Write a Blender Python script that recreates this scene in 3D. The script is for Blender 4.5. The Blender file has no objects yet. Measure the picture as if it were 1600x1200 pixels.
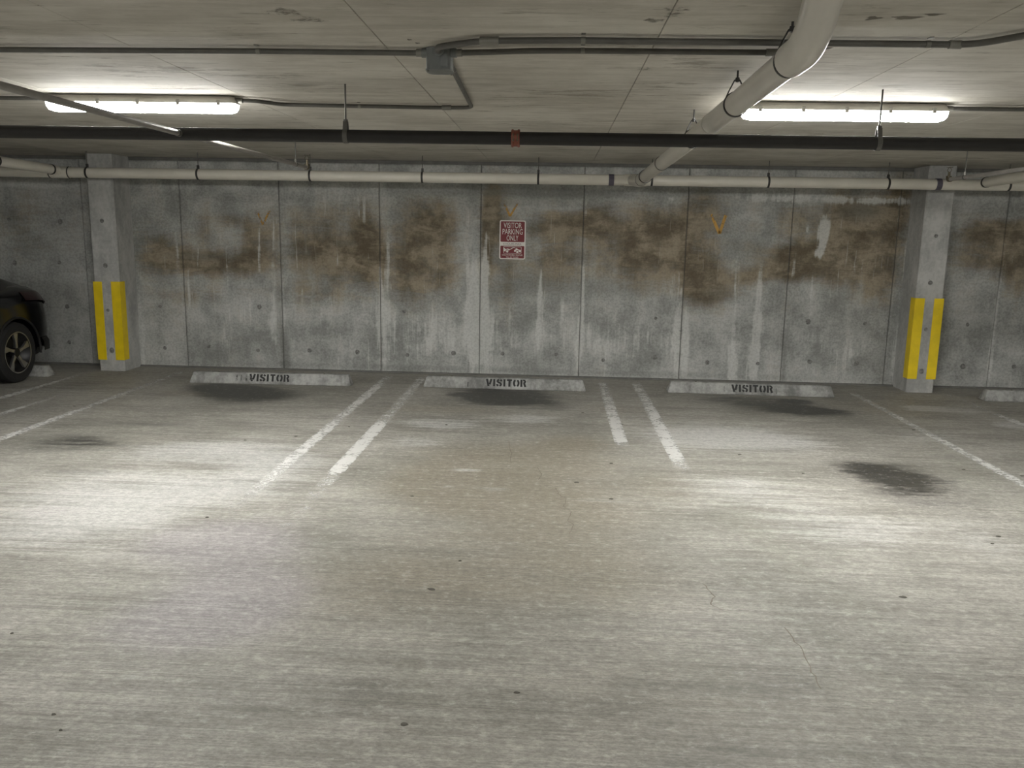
import bpy, bmesh, math, random
import numpy as np
from mathutils import Vector, Matrix, noise

random.seed(7)
scene = bpy.context.scene
COL = scene.collection

# ------------------------------------------------------------------ camera
F_PX, PITCH, YAW, ROLL, CAM_H = 1300.0, 0.1795, 0.0477, 0.0186, 1.73
cam_data = bpy.data.cameras.new('camera')
cam = bpy.data.objects.new('camera', cam_data)
COL.objects.link(cam)
fw = Vector((-math.sin(YAW), math.cos(YAW), 0)); rt = Vector((math.cos(YAW), math.sin(YAW), 0)); up = Vector((0, 0, 1))
f2 = fw*math.cos(PITCH) - up*math.sin(PITCH); u2 = up*math.cos(PITCH) + fw*math.sin(PITCH)
r3 = rt*math.cos(ROLL) + u2*math.sin(ROLL); u3 = u2*math.cos(ROLL) - rt*math.sin(ROLL)
M = Matrix((r3, u3, -f2)).transposed().to_4x4()
M.translation = (0, 0, CAM_H)
cam.matrix_world = M
cam_data.sensor_fit = 'HORIZONTAL'; cam_data.sensor_width = 36.0
cam_data.lens = F_PX/1600.0*36.0
cam_data.clip_start = 0.05; cam_data.clip_end = 100
scene.camera = cam

# ------------------------------------------------------------------ world, exposure, lamp power
world = bpy.data.worlds.new('world'); scene.world = world
world.use_nodes = True
world.node_tree.nodes['Background'].inputs[0].default_value = (0.5, 0.52, 0.55, 1)
world.node_tree.nodes['Background'].inputs[1].default_value = 0.02
vs = scene.view_settings
vs.view_transform = 'Standard'; vs.look = 'None'; vs.gamma = 1.0; vs.use_curve_mapping = False
vs.exposure = 0.0
LAMP_STRENGTH = 305.0
LAMP_COLOR = (1.0, 0.985, 0.945)

# ------------------------------------------------------------------ geometry of the place
D = 10.08          # face of the back wall
H = 2.55           # ceiling height
XL, XR, YB = 0.33-1.22*9, 0.33+1.22*8, -6.0

# ------------------------------------------------------------------ helpers
class MB:
    """collects verts and faces; one MB becomes one mesh"""
    def __init__(s): s.v = []; s.f = []
    def add(s, vs, fs):
        o = len(s.v); s.v += [tuple(v) for v in vs]; s.f += [tuple(i+o for i in f) for f in fs]; return s
    def box(s, a, b):
        x0, y0, z0 = a; x1, y1, z1 = b
        return s.add([(x0,y0,z0),(x1,y0,z0),(x1,y1,z0),(x0,y1,z0),(x0,y0,z1),(x1,y0,z1),(x1,y1,z1),(x0,y1,z1)],
                     [(0,3,2,1),(4,5,6,7),(0,1,5,4),(1,2,6,5),(2,3,7,6),(3,0,4,7)])
    def loft(s, rings, close=True, cap=True):
        n = len(rings[0]); vs = [p for r in rings for p in r]; fs = []
        for i in range(len(rings)-1):
            for j in range(n if close else n-1):
                k = (j+1) % n
                fs.append((i*n+j, i*n+k, (i+1)*n+k, (i+1)*n+j))
        if cap and close:
            fs.append(tuple(range(n-1, -1, -1))); fs.append(tuple(range((len(rings)-1)*n, len(rings)*n)))
        return s.add(vs, fs)
    def tube(s, pts, r, seg=16, cap=True):
        pts = [Vector(p) for p in pts]; rs = r if isinstance(r, (list, tuple)) else [r]*len(pts)
        rings = []; prev = None
        for i, p in enumerate(pts):
            t = (pts[min(i+1, len(pts)-1)] - pts[max(i-1, 0)]).normalized()
            if prev is None:
                a = Vector((0,0,1)) if abs(t.z) < 0.9 else Vector((1,0,0))
                u = t.cross(a).normalized()
            else:
                u = (prev - t*prev.dot(t)).normalized()
            prev = u; w = t.cross(u)
            rings.append([p + (u*math.cos(q) + w*math.sin(q))*rs[i] for q in [2*math.pi*k/seg for k in range(seg)]])
        return s.loft(rings, True, cap)
    def revolve(s, origin, axis, profile, seg=24, close=False):
        """profile: list of (distance along axis, radius)"""
        o = Vector(origin); ax = Vector(axis).normalized()
        a = Vector((0,0,1)) if abs(ax.z) < 0.9 else Vector((1,0,0))
        u = ax.cross(a).normalized(); w = ax.cross(u)
        rings = [[o + ax*d + (u*math.cos(q)+w*math.sin(q))*r for q in [2*math.pi*k/seg for k in range(seg)]] for d, r in profile]
        if close: rings.append(rings[0])
        return s.loft(rings, True, not close)
    def prism(s, poly, d):
        """poly: 3d points of a planar outline, d: extrusion vector"""
        d = Vector(d); n = len(poly); a = [Vector(p) for p in poly]; b = [p+d for p in a]
        fs = [tuple(range(n-1,-1,-1)), tuple(range(n, 2*n))] + [(i, (i+1)%n, n+(i+1)%n, n+i) for i in range(n)]
        return s.add(a+b, fs)

def fillet(pts, rad, n=6):
    pts = [Vector(p) for p in pts]; out = [pts[0]]
    for i in range(1, len(pts)-1):
        p = pts[i]; a = (pts[i-1]-p); b = (pts[i+1]-p)
        r = min(rad, a.length*0.49, b.length*0.49)
        A = p + a.normalized()*r; B = p + b.normalized()*r
        for k in range(n+1):
            t = k/n
            out.append(A*(1-t)**2 + p*2*t*(1-t) + B*t*t)
    out.append(pts[-1]); return out

def base_of(o):
    b = Vector((0,0,0))
    while o is not None: b += o.location; o = o.parent
    return b

def smooth_by_angle(me, deg=35):
    bm = bmesh.new(); bm.from_mesh(me)
    bmesh.ops.recalc_face_normals(bm, faces=bm.faces)
    for f in bm.faces: f.smooth = True
    for e in bm.edges:
        if len(e.link_faces) != 2 or e.calc_face_angle(0) > math.radians(deg): e.smooth = False
    bm.to_mesh(me); bm.free()

def obj(name, mb, mat, parent=None, bevel=0.0, smooth=True, seg=2):
    """mb is in world coordinates; a child is stored relative to its parent's base"""
    off = base_of(parent) if parent else Vector((0,0,0))
    me = bpy.data.meshes.new(name)
    if bevel > 0:
        bm = bmesh.new()
        vs = [bm.verts.new(Vector(v)-off) for v in mb.v]
        for f in mb.f:
            try: bm.faces.new([vs[i] for i in f])
            except ValueError: pass
        bmesh.ops.recalc_face_normals(bm, faces=bm.faces)
        es = [e for e in bm.edges if len(e.link_faces) == 2 and e.calc_face_angle(0) > 0.6]
        bmesh.ops.bevel(bm, geom=es, offset=bevel, segments=seg, affect='EDGES', profile=0.5, clamp_overlap=True)
        bm.to_mesh(me); bm.free()
    else:
        me.from_pydata([tuple(Vector(v)-off) for v in mb.v], [], mb.f)
    if smooth: smooth_by_angle(me)
    else:
        bm = bmesh.new(); bm.from_mesh(me); bmesh.ops.recalc_face_normals(bm, faces=bm.faces); bm.to_mesh(me); bm.free()
    if mat: me.materials.append(mat)
    o = bpy.data.objects.new(name, me); COL.objects.link(o)
    if parent: o.parent = parent
    return o

def tag(o, label, cat=None, group=None, kind=None):
    o['label'] = label
    if cat: o['category'] = cat
    if group: o['group'] = group
    if kind: o['kind'] = kind
    return o

def thing(name, loc, label, cat, group=None):
    o = bpy.data.objects.new(name, None); COL.objects.link(o)
    o.empty_display_size = 0.1; o.location = loc
    return tag(o, label, cat, group)

def copy_tree(o, parent=None):
    c = o.copy(); COL.objects.link(c); c.parent = parent
    for ch in list(o.children): copy_tree(ch, c)
    return c

# ------------------------------------------------------------------ materials
class NT:
    def __init__(s, name):
        s.m = bpy.data.materials.new(name); s.m.use_nodes = True
        s.t = s.m.node_tree; s.n = s.t.nodes; s.b = s.n['Principled BSDF']; s.out = s.n['Material Output']
        g = s.n.new('ShaderNodeNewGeometry'); s.pos = g.outputs['Position']
    def link(s, a, b): s.t.links.new(a, b)
    def _in(s, sock, v):
        if hasattr(v, 'default_value') or isinstance(v, bpy.types.NodeSocket): s.link(v, sock)
        elif isinstance(v, (tuple, list)) and len(v) == 3 and sock.type == 'RGBA': sock.default_value = (*v, 1)
        else: sock.default_value = v
    def math(s, op, a, b=0.0, c=0.0, clamp=False):
        n = s.n.new('ShaderNodeMath'); n.operation = op; n.use_clamp = clamp
        for i, v in enumerate((a, b, c)): s._in(n.inputs[i], v)
        return n.outputs[0]
    def noise(s, scale, detail=5, rough=0.55, stretch=(1,1,1), offset=(0,0,0), vec=None, dist=0.0):
        mp = s.n.new('ShaderNodeMapping'); s.link(vec or s.pos, mp.inputs[0])
        mp.inputs['Location'].default_value = offset; mp.inputs['Scale'].default_value = stretch
        n = s.n.new('ShaderNodeTexNoise'); s.link(mp.outputs[0], n.inputs['Vector'])
        n.inputs['Scale'].default_value = scale; n.inputs['Detail'].default_value = detail
        n.inputs['Roughness'].default_value = rough; n.inputs['Distortion'].default_value = dist
        return n.outputs['Fac']
    def voronoi(s, scale, stretch=(1,1,1)):
        mp = s.n.new('ShaderNodeMapping'); s.link(s.pos, mp.inputs[0]); mp.inputs['Scale'].default_value = stretch
        n = s.n.new('ShaderNodeTexVoronoi'); s.link(mp.outputs[0], n.inputs['Vector']); n.inputs['Scale'].default_value = scale
        return n.outputs['Distance']
    def step(s, v, lo, hi, a=0.0, b=1.0):
        n = s.n.new('ShaderNodeMapRange'); n.interpolation_type = 'SMOOTHSTEP'
        s._in(n.inputs[0], v)
        for i, q in enumerate((lo, hi, a, b)): n.inputs[1+i].default_value = q
        return n.outputs[0]
    def mix(s, fac, a, b, mode='MIX'):
        n = s.n.new('ShaderNodeMix'); n.data_type = 'RGBA'; n.blend_type = mode
        s._in(n.inputs['Factor'], fac); s._in(n.inputs['A'], a) if False else s._in(n.inputs[6], a); s._in(n.inputs[7], b)
        return n.outputs[2]
    def attr(s, name):
        n = s.n.new('ShaderNodeAttribute'); n.attribute_name = name
        q = s.n.new('ShaderNodeSeparateColor'); s.link(n.outputs['Color'], q.inputs[0])
        return q.outputs[0], q.outputs[1], q.outputs[2], n.outputs['Alpha']
    def bump(s, h, strength=0.3, dist=0.01):
        n = s.n.new('ShaderNodeBump'); n.inputs['Strength'].default_value = strength; n.inputs['Distance'].default_value = dist
        s.link(h, n.inputs['Height']); s.link(n.outputs[0], s.b.inputs['Normal'])
    def done(s, color=None, rough=None, spec=None, metal=None):
        if color is not None: s._in(s.b.inputs['Base Color'], color)
        if rough is not None: s._in(s.b.inputs['Roughness'], rough)
        if spec is not None: s._in(s.b.inputs['Specular IOR Level'], spec)
        if metal is not None: s._in(s.b.inputs['Metallic'], metal)
        return s.m

def simple(name, color, rough=0.5, metal=0.0, spec=0.5, var=0.12, scale=14.0, bump=0.0):
    t = NT(name)
    n = t.noise(scale, 4)
    k = t.step(n, 0.3, 0.7)
    lo = tuple(c*(1-var) for c in color); hi = tuple(min(1, c*(1+var)) for c in color)
    if bump: t.bump(n, bump, 0.004)
    return t.done(t.mix(k, lo, hi), rough, spec, metal)

def mat_wall():
    t = NT('stained_cast_concrete')
    R, G, B, A = t.attr('mask')
    big = t.noise(0.9, 2, 0.6); mid = t.noise(3.6, 6, 0.64); fine = t.noise(40, 2, 0.65)
    streak = t.noise(6.0, 4, 0.62, (1, 1, 0.13)); thin = t.noise(24.0, 3, 0.65, (1, 1, 0.07), (3, 0, 1))
    horiz = t.noise(3.0, 6, 0.80, (0.45, 1, 2.2), (5, 2, 0), dist=0.9)
    v = t.math('ADD', t.math('MULTIPLY', big, 0.30), t.math('MULTIPLY', mid, 0.45))
    v = t.math('ADD', v, t.math('MULTIPLY', streak, 0.22))
    v = t.math('ADD', v, t.math('MULTIPLY', t.math('SUBTRACT', fine, 0.5), 0.10))
    col = t.mix(t.step(v, 0.34, 0.62), (0.265, 0.272, 0.258), (0.545, 0.553, 0.535))
    # brown water and rust staining
    bm = t.math('ADD', R, t.math('MULTIPLY', t.math('SUBTRACT', horiz, 0.5), 1.5))
    bm = t.math('ADD', bm, t.math('MULTIPLY', t.math('SUBTRACT', mid, 0.5), 0.9))
    bm = t.math('ADD', bm, t.math('MULTIPLY', t.math('SUBTRACT', streak, 0.5), 1.3))
    bm = t.step(bm, 0.02, 1.05)
    bc = t.mix(t.step(t.math('ADD', t.math('MULTIPLY', mid, 0.6), t.math('MULTIPLY', horiz, 0.4)), 0.42, 0.60), (0.118, 0.090, 0.052), (0.310, 0.258, 0.180))
    col = t.mix(t.math('MULTIPLY', bm, 0.90), col, bc)
    # damp, dark marks; drain pipe's shadow and left-bay shade are painted in too
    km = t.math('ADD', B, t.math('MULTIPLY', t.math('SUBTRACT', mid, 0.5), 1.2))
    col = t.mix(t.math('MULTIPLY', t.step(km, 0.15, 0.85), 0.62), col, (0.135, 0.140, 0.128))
    # lime runs
    gm = t.math('ADD', G, t.math('MULTIPLY', t.math('SUBTRACT', streak, 0.5), 1.2))
    gm = t.math('ADD', gm, t.math('MULTIPLY', t.math('SUBTRACT', thin, 0.5), 1.4))
    gm = t.math('ADD', gm, t.math('MULTIPLY', t.math('SUBTRACT', mid, 0.5), 1.0))
    gm = t.math('ADD', gm, t.math('MULTIPLY', t.math('SUBTRACT', horiz, 0.5), 1.0))
    gm = t.step(gm, 0.36, 0.86)
    col = t.mix(t.math('MULTIPLY', gm, 0.70), col, (0.650, 0.662, 0.640))
    run = t.math('MULTIPLY', t.step(thin, 0.60, 0.70), t.step(streak, 0.46, 0.60))
    col = t.mix(t.math('MULTIPLY', run, 0.34), col, (0.64, 0.64, 0.60))
    col = t.mix(t.step(fine, 0.32, 0.60), t.mix(0.16, col, (0.02, 0.02, 0.02)), col)
    t.bump(t.math('ADD', t.math('MULTIPLY', mid, 1.0), t.math('MULTIPLY', fine, 0.3)), 0.35, 0.012)
    return t.done(col, 0.85, 0.25)

def mat_plain_concrete(name, lo, hi, rough=0.85, seed=0):
    t = NT(name)
    mid = t.noise(4.0, 6, 0.65, (1, 1, 0.5), (seed, 0, 0)); fine = t.noise(30, 3, 0.6)
    pit = t.step(t.voronoi(22), 0.03, 0.12, 1.0, 0.0)
    v = t.math('ADD', t.math('MULTIPLY', mid, 0.75), t.math('MULTIPLY', fine, 0.25))
    col = t.mix(t.step(v, 0.36, 0.66), lo, hi)
    col = t.mix(t.math('MULTIPLY', pit, t.step(mid, 0.5, 0.62)), col, tuple(c*0.35 for c in lo))
    t.bump(v, 0.3, 0.008)
    return t.done(col, rough, 0.25)

def mat_ceiling():
    t = NT('board_marked_ceiling_concrete')
    big = t.noise(0.8, 3, 0.65, (1, 1.5, 1)); grain = t.noise(3.5, 5, 0.75, (0.45, 3.4, 1)); mid = t.noise(5, 5, 0.72)
    v = t.math('ADD', t.math('MULTIPLY', big, 0.40), t.math('ADD', t.math('MULTIPLY', grain, 0.38), t.math('MULTIPLY', mid, 0.22)))
    col = t.mix(t.step(v, 0.38, 0.62), (0.410, 0.388, 0.340), (0.600, 0.580, 0.525))
    sc = t.math('MULTIPLY', t.step(t.noise(2.6, 6, 0.8, (0.7, 3.0, 1), (2, 7, 0)), 0.53, 0.62), t.step(t.noise(1.0, 1, 0.5, (1, 1, 1), (9, 1, 0)), 0.50, 0.62))
    col = t.mix(t.math('MULTIPLY', sc, 0.66), col, (0.200, 0.178, 0.142))
    dk = t.step(t.noise(6, 4, 0.75, (0.5, 4, 1), (4, 4, 0)), 0.60, 0.68)
    col = t.mix(t.math('MULTIPLY', dk, 0.55), col, (0.17, 0.155, 0.125))
    t.bump(t.math('ADD', grain, t.math('MULTIPLY', mid, 0.5)), 0.25, 0.006)
    return t.done(col, 0.8, 0.3)

def mat_floor():
    t = NT('broomed_concrete_floor')
    R, G, B, A = t.attr('mask')
    big = t.noise(0.55, 3, 0.65, (1, 1.4, 1)); mid = t.noise(2.4, 7, 0.75, (0.55, 1.7, 1)); fine = t.noise(60, 2, 0.75, (0.7, 1.4, 1))
    broom = t.noise(3.0, 5, 0.75, (0.20, 6.0, 1)); broom2 = t.noise(5.0, 3, 0.75, (0.16, 18.0, 1), (1, 3, 0))
    dm = t.math('SUBTRACT', mid, 0.5); db = t.math('SUBTRACT', broom, 0.5)
    v = t.math('ADD', t.math('MULTIPLY', big, 0.34), t.math('ADD', t.math('MULTIPLY', mid, 0.38), t.math('MULTIPLY', broom, 0.28)))
    col = t.mix(t.step(v, 0.38, 0.62), (0.245, 0.236, 0.205), (0.492, 0.476, 0.430))
    # tan wear
    tm = t.step(t.math('ADD', R, t.math('ADD', t.math('MULTIPLY', dm, 1.0), t.math('MULTIPLY', db, 0.7))), 0.1, 0.85)
    col = t.mix(t.math('MULTIPLY', tm, 0.74), col, (0.268, 0.236, 0.180))
    # pale patches
    gm = t.math('ADD', G, t.math('ADD', t.math('MULTIPLY', dm, 1.3), t.math('MULTIPLY', db, 1.3)))
    col = t.mix(t.math('MULTIPLY', t.step(gm, 0.22, 0.90), 0.66), col, (0.640, 0.640, 0.620))
    # faint purple cast of old sealer
    pm = t.step(t.math('ADD', A, t.math('MULTIPLY', dm, 0.9)), 0.2, 0.9)
    col = t.mix(t.math('MULTIPLY', pm, 0.50), col, (0.43, 0.395, 0.425))
    # oil
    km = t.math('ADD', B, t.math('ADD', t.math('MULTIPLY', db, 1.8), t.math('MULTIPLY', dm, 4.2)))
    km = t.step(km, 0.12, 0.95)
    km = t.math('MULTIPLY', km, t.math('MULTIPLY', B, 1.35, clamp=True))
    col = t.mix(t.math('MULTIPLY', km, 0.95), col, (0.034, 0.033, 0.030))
    col = t.mix(t.step(broom2, 0.36, 0.62), t.mix(0.26, col, (0.05, 0.05, 0.045)), col)
    col = t.mix(t.math('MULTIPLY', t.step(broom2, 0.62, 0.72), 0.22), col, (0.68, 0.67, 0.62))
    col = t.mix(t.step(fine, 0.38, 0.58), t.mix(0.24, col, (0.03, 0.03, 0.028)), col)
    spk = t.noise(20, 4, 0.75, (0.8, 1.2, 1), (6, 2, 0))
    col = t.mix(t.step(spk, 0.40, 0.56), t.mix(0.20, col, (0.05, 0.05, 0.045)), col)
    col = t.mix(t.math('MULTIPLY', t.step(spk, 0.56, 0.66), 0.22), col, (0.70, 0.69, 0.65))
    t.bump(t.math('ADD', t.math('MULTIPLY', broom2, 0.8), t.math('MULTIPLY', fine, 0.6)), 0.30, 0.006)
    rough = t.math('SUBTRACT', 0.60, t.math('MULTIPLY', km, 0.18))
    return t.done(col, rough, 0.42)

def mat_worn_paint(name, color, amount=0.5, sc=9.0, edge=0.5):
    """paint that is worn away in patches: bare places let the concrete beneath show"""
    t = NT(name)
    R, G, B, A = t.attr('mask')
    n = t.noise(sc, 4, 0.7, (1, 1, 1)); n2 = t.noise(sc*4, 3, 0.7)
    n3 = t.noise(sc*0.5, 4, 0.75, (0.35, 5.0, 1))
    m = t.math('ADD', t.math('MULTIPLY', n, 0.85), t.math('ADD', t.math('MULTIPLY', n2, 0.65), t.math('MULTIPLY', n3, 0.40)))
    m = t.math('SUBTRACT', m, 0.45)
    m = t.math('ADD', m, t.math('SUBTRACT', R, 0.5))
    cover = t.math('MULTIPLY', t.step(m, edge-0.16, edge+0.20), amount)
    tr = t.n.new('ShaderNodeBsdfTransparent'); mx = t.n.new('ShaderNodeMixShader')
    t.link(cover, mx.inputs[0]); t.link(tr.outputs[0], mx.inputs[1]); t.link(t.b.outputs[0], mx.inputs[2])
    t.link(mx.outputs[0], t.out.inputs[0])
    return t.done(color, 0.6, 0.3)

def mat_emit(name, color, strength):
    t = NT(name)
    t.b.inputs['Emission Color'].default_value = (*color, 1)
    sp = t.n.new('ShaderNodeSeparateXYZ'); g = t.n.new('ShaderNodeNewGeometry'); t.link(g.outputs['True Normal'], sp.inputs[0])
    down = t.math('MAXIMUM', t.math('MULTIPLY', sp.outputs[2], -1.0), 0.0)
    t.link(t.math('MULTIPLY', t.math('ADD', 0.08, t.math('MULTIPLY', t.math('POWER', down, 2.5), 0.92)), strength), t.b.inputs['Emission Strength'])
    return t.done((0.9, 0.9, 0.88), 0.4)

MT = {}
MT['wall'] = mat_wall()
MT['column'] = mat_plain_concrete('pale_column_concrete', (0.330, 0.332, 0.322), (0.520, 0.522, 0.505))
MT['wall_far'] = mat_plain_concrete('grey_wall_concrete', (0.33, 0.33, 0.315), (0.47, 0.47, 0.45), seed=4)
MT['joint'] = simple('dark_joint_concrete', (0.15, 0.148, 0.138), 0.9)
MT['tie'] = simple('tie_hole_mortar', (0.20, 0.20, 0.19), 0.9, var=0.4, scale=40)
MT['ceiling'] = mat_ceiling()
MT['ceiling_joint'] = simple('dark_ceiling_joint', (0.24, 0.22, 0.185), 0.9)
MT['floor'] = mat_floor()
MT['stop'] = mat_plain_concrete('wheel_stop_concrete', (0.17, 0.172, 0.165), (0.43, 0.432, 0.418), seed=9)
MT['line'] = mat_worn_paint('worn_white_line_paint', (0.70, 0.70, 0.675), 0.78, 7.0)
MT['chalk'] = mat_worn_paint('faded_orange_marking_paint', (0.62, 0.36, 0.09), 0.85, 14)
MT['stencil'] = simple('black_stencil_paint', (0.012, 0.012, 0.012), 0.6)
MT['damp'] = mat_worn_paint('brown_damp_stain', (0.15, 0.125, 0.09), 0.55, 10)
MT['residue'] = mat_worn_paint('worn_black_paint', (0.03, 0.03, 0.03), 0.8, 30)
MT['yellow'] = simple('yellow_guard_paint', (0.84, 0.62, 0.010), 0.42, var=0.08, scale=6)
MT['pvc'] = simple('white_drain_plastic', (0.53, 0.51, 0.46), 0.32, var=0.05, scale=3)
MT['pvc_wall'] = simple('cream_drain_plastic', (0.70, 0.675, 0.60), 0.35, var=0.06, scale=3)
MT['band'] = simple('dark_clamp_metal', (0.045, 0.044, 0.042), 0.5, 0.4)
MT['band_purple'] = simple('purple_primer_stain', (0.105, 0.095, 0.125), 0.5)
MT['emt'] = simple('dull_galvanised_conduit', (0.105, 0.102, 0.092), 0.5, 0.3)
MT['fitting'] = simple('zinc_fitting', (0.21, 0.205, 0.185), 0.45, 0.5)
MT['box'] = simple('grey_cast_box', (0.155, 0.165, 0.162), 0.5, 0.2)
MT['steel_black'] = simple('black_steel_pipe', (0.016, 0.015, 0.014), 0.6, 0.2)
MT['steel_grey'] = simple('grey_steel_pipe', (0.235, 0.222, 0.205), 0.45, 0.15)
MT['red'] = simple('rust_red_coupling', (0.17, 0.045, 0.026), 0.5)
MT['brass'] = simple('dark_brass', (0.10, 0.085, 0.055), 0.4, 0.6)
MT['housing'] = simple('lamp_housing_plastic', (0.52, 0.50, 0.45), 0.45, var=0.04)
MT['clip'] = simple('lamp_clip_plastic', (0.33, 0.32, 0.29), 0.5)
MT['lens'] = mat_emit('glowing_lamp_lens', LAMP_COLOR, LAMP_STRENGTH)
MT['sign_white'] = simple('sign_white', (0.74, 0.70, 0.66), 0.4, var=0.03)
MT['sign_red'] = simple('sign_maroon', (0.165, 0.010, 0.016), 0.4, var=0.05)
MT['sign_dark'] = simple('sign_dark_print', (0.16, 0.09, 0.09), 0.5)
MT['spot'] = simple('dark_gum', (0.10, 0.095, 0.08), 0.8)
MT['crack'] = simple('crack_shadow_grit', (0.19, 0.17, 0.14), 0.9)
MT['car_paint'] = simple('black_car_paint', (0.004, 0.004, 0.005), 0.14, var=0.02)
MT['car_trim'] = simple('black_car_plastic', (0.010, 0.010, 0.010), 0.6)
MT['car_glass'] = simple('dark_car_glass', (0.010, 0.012, 0.014), 0.06, var=0.02)
MT['tail'] = simple('dark_red_tail_lens', (0.022, 0.003, 0.004), 0.12)
MT['tyre'] = simple('black_tyre_rubber', (0.012, 0.012, 0.012), 0.8)
MT['alloy'] = simple('machined_alloy', (0.34, 0.34, 0.34), 0.28, 0.9)
MT['alloy_dark'] = simple('dark_wheel_barrel', (0.02, 0.02, 0.02), 0.4, 0.6)
MT['plate'] = simple('licence_plate_white', (0.6, 0.6, 0.6), 0.5)
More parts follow.
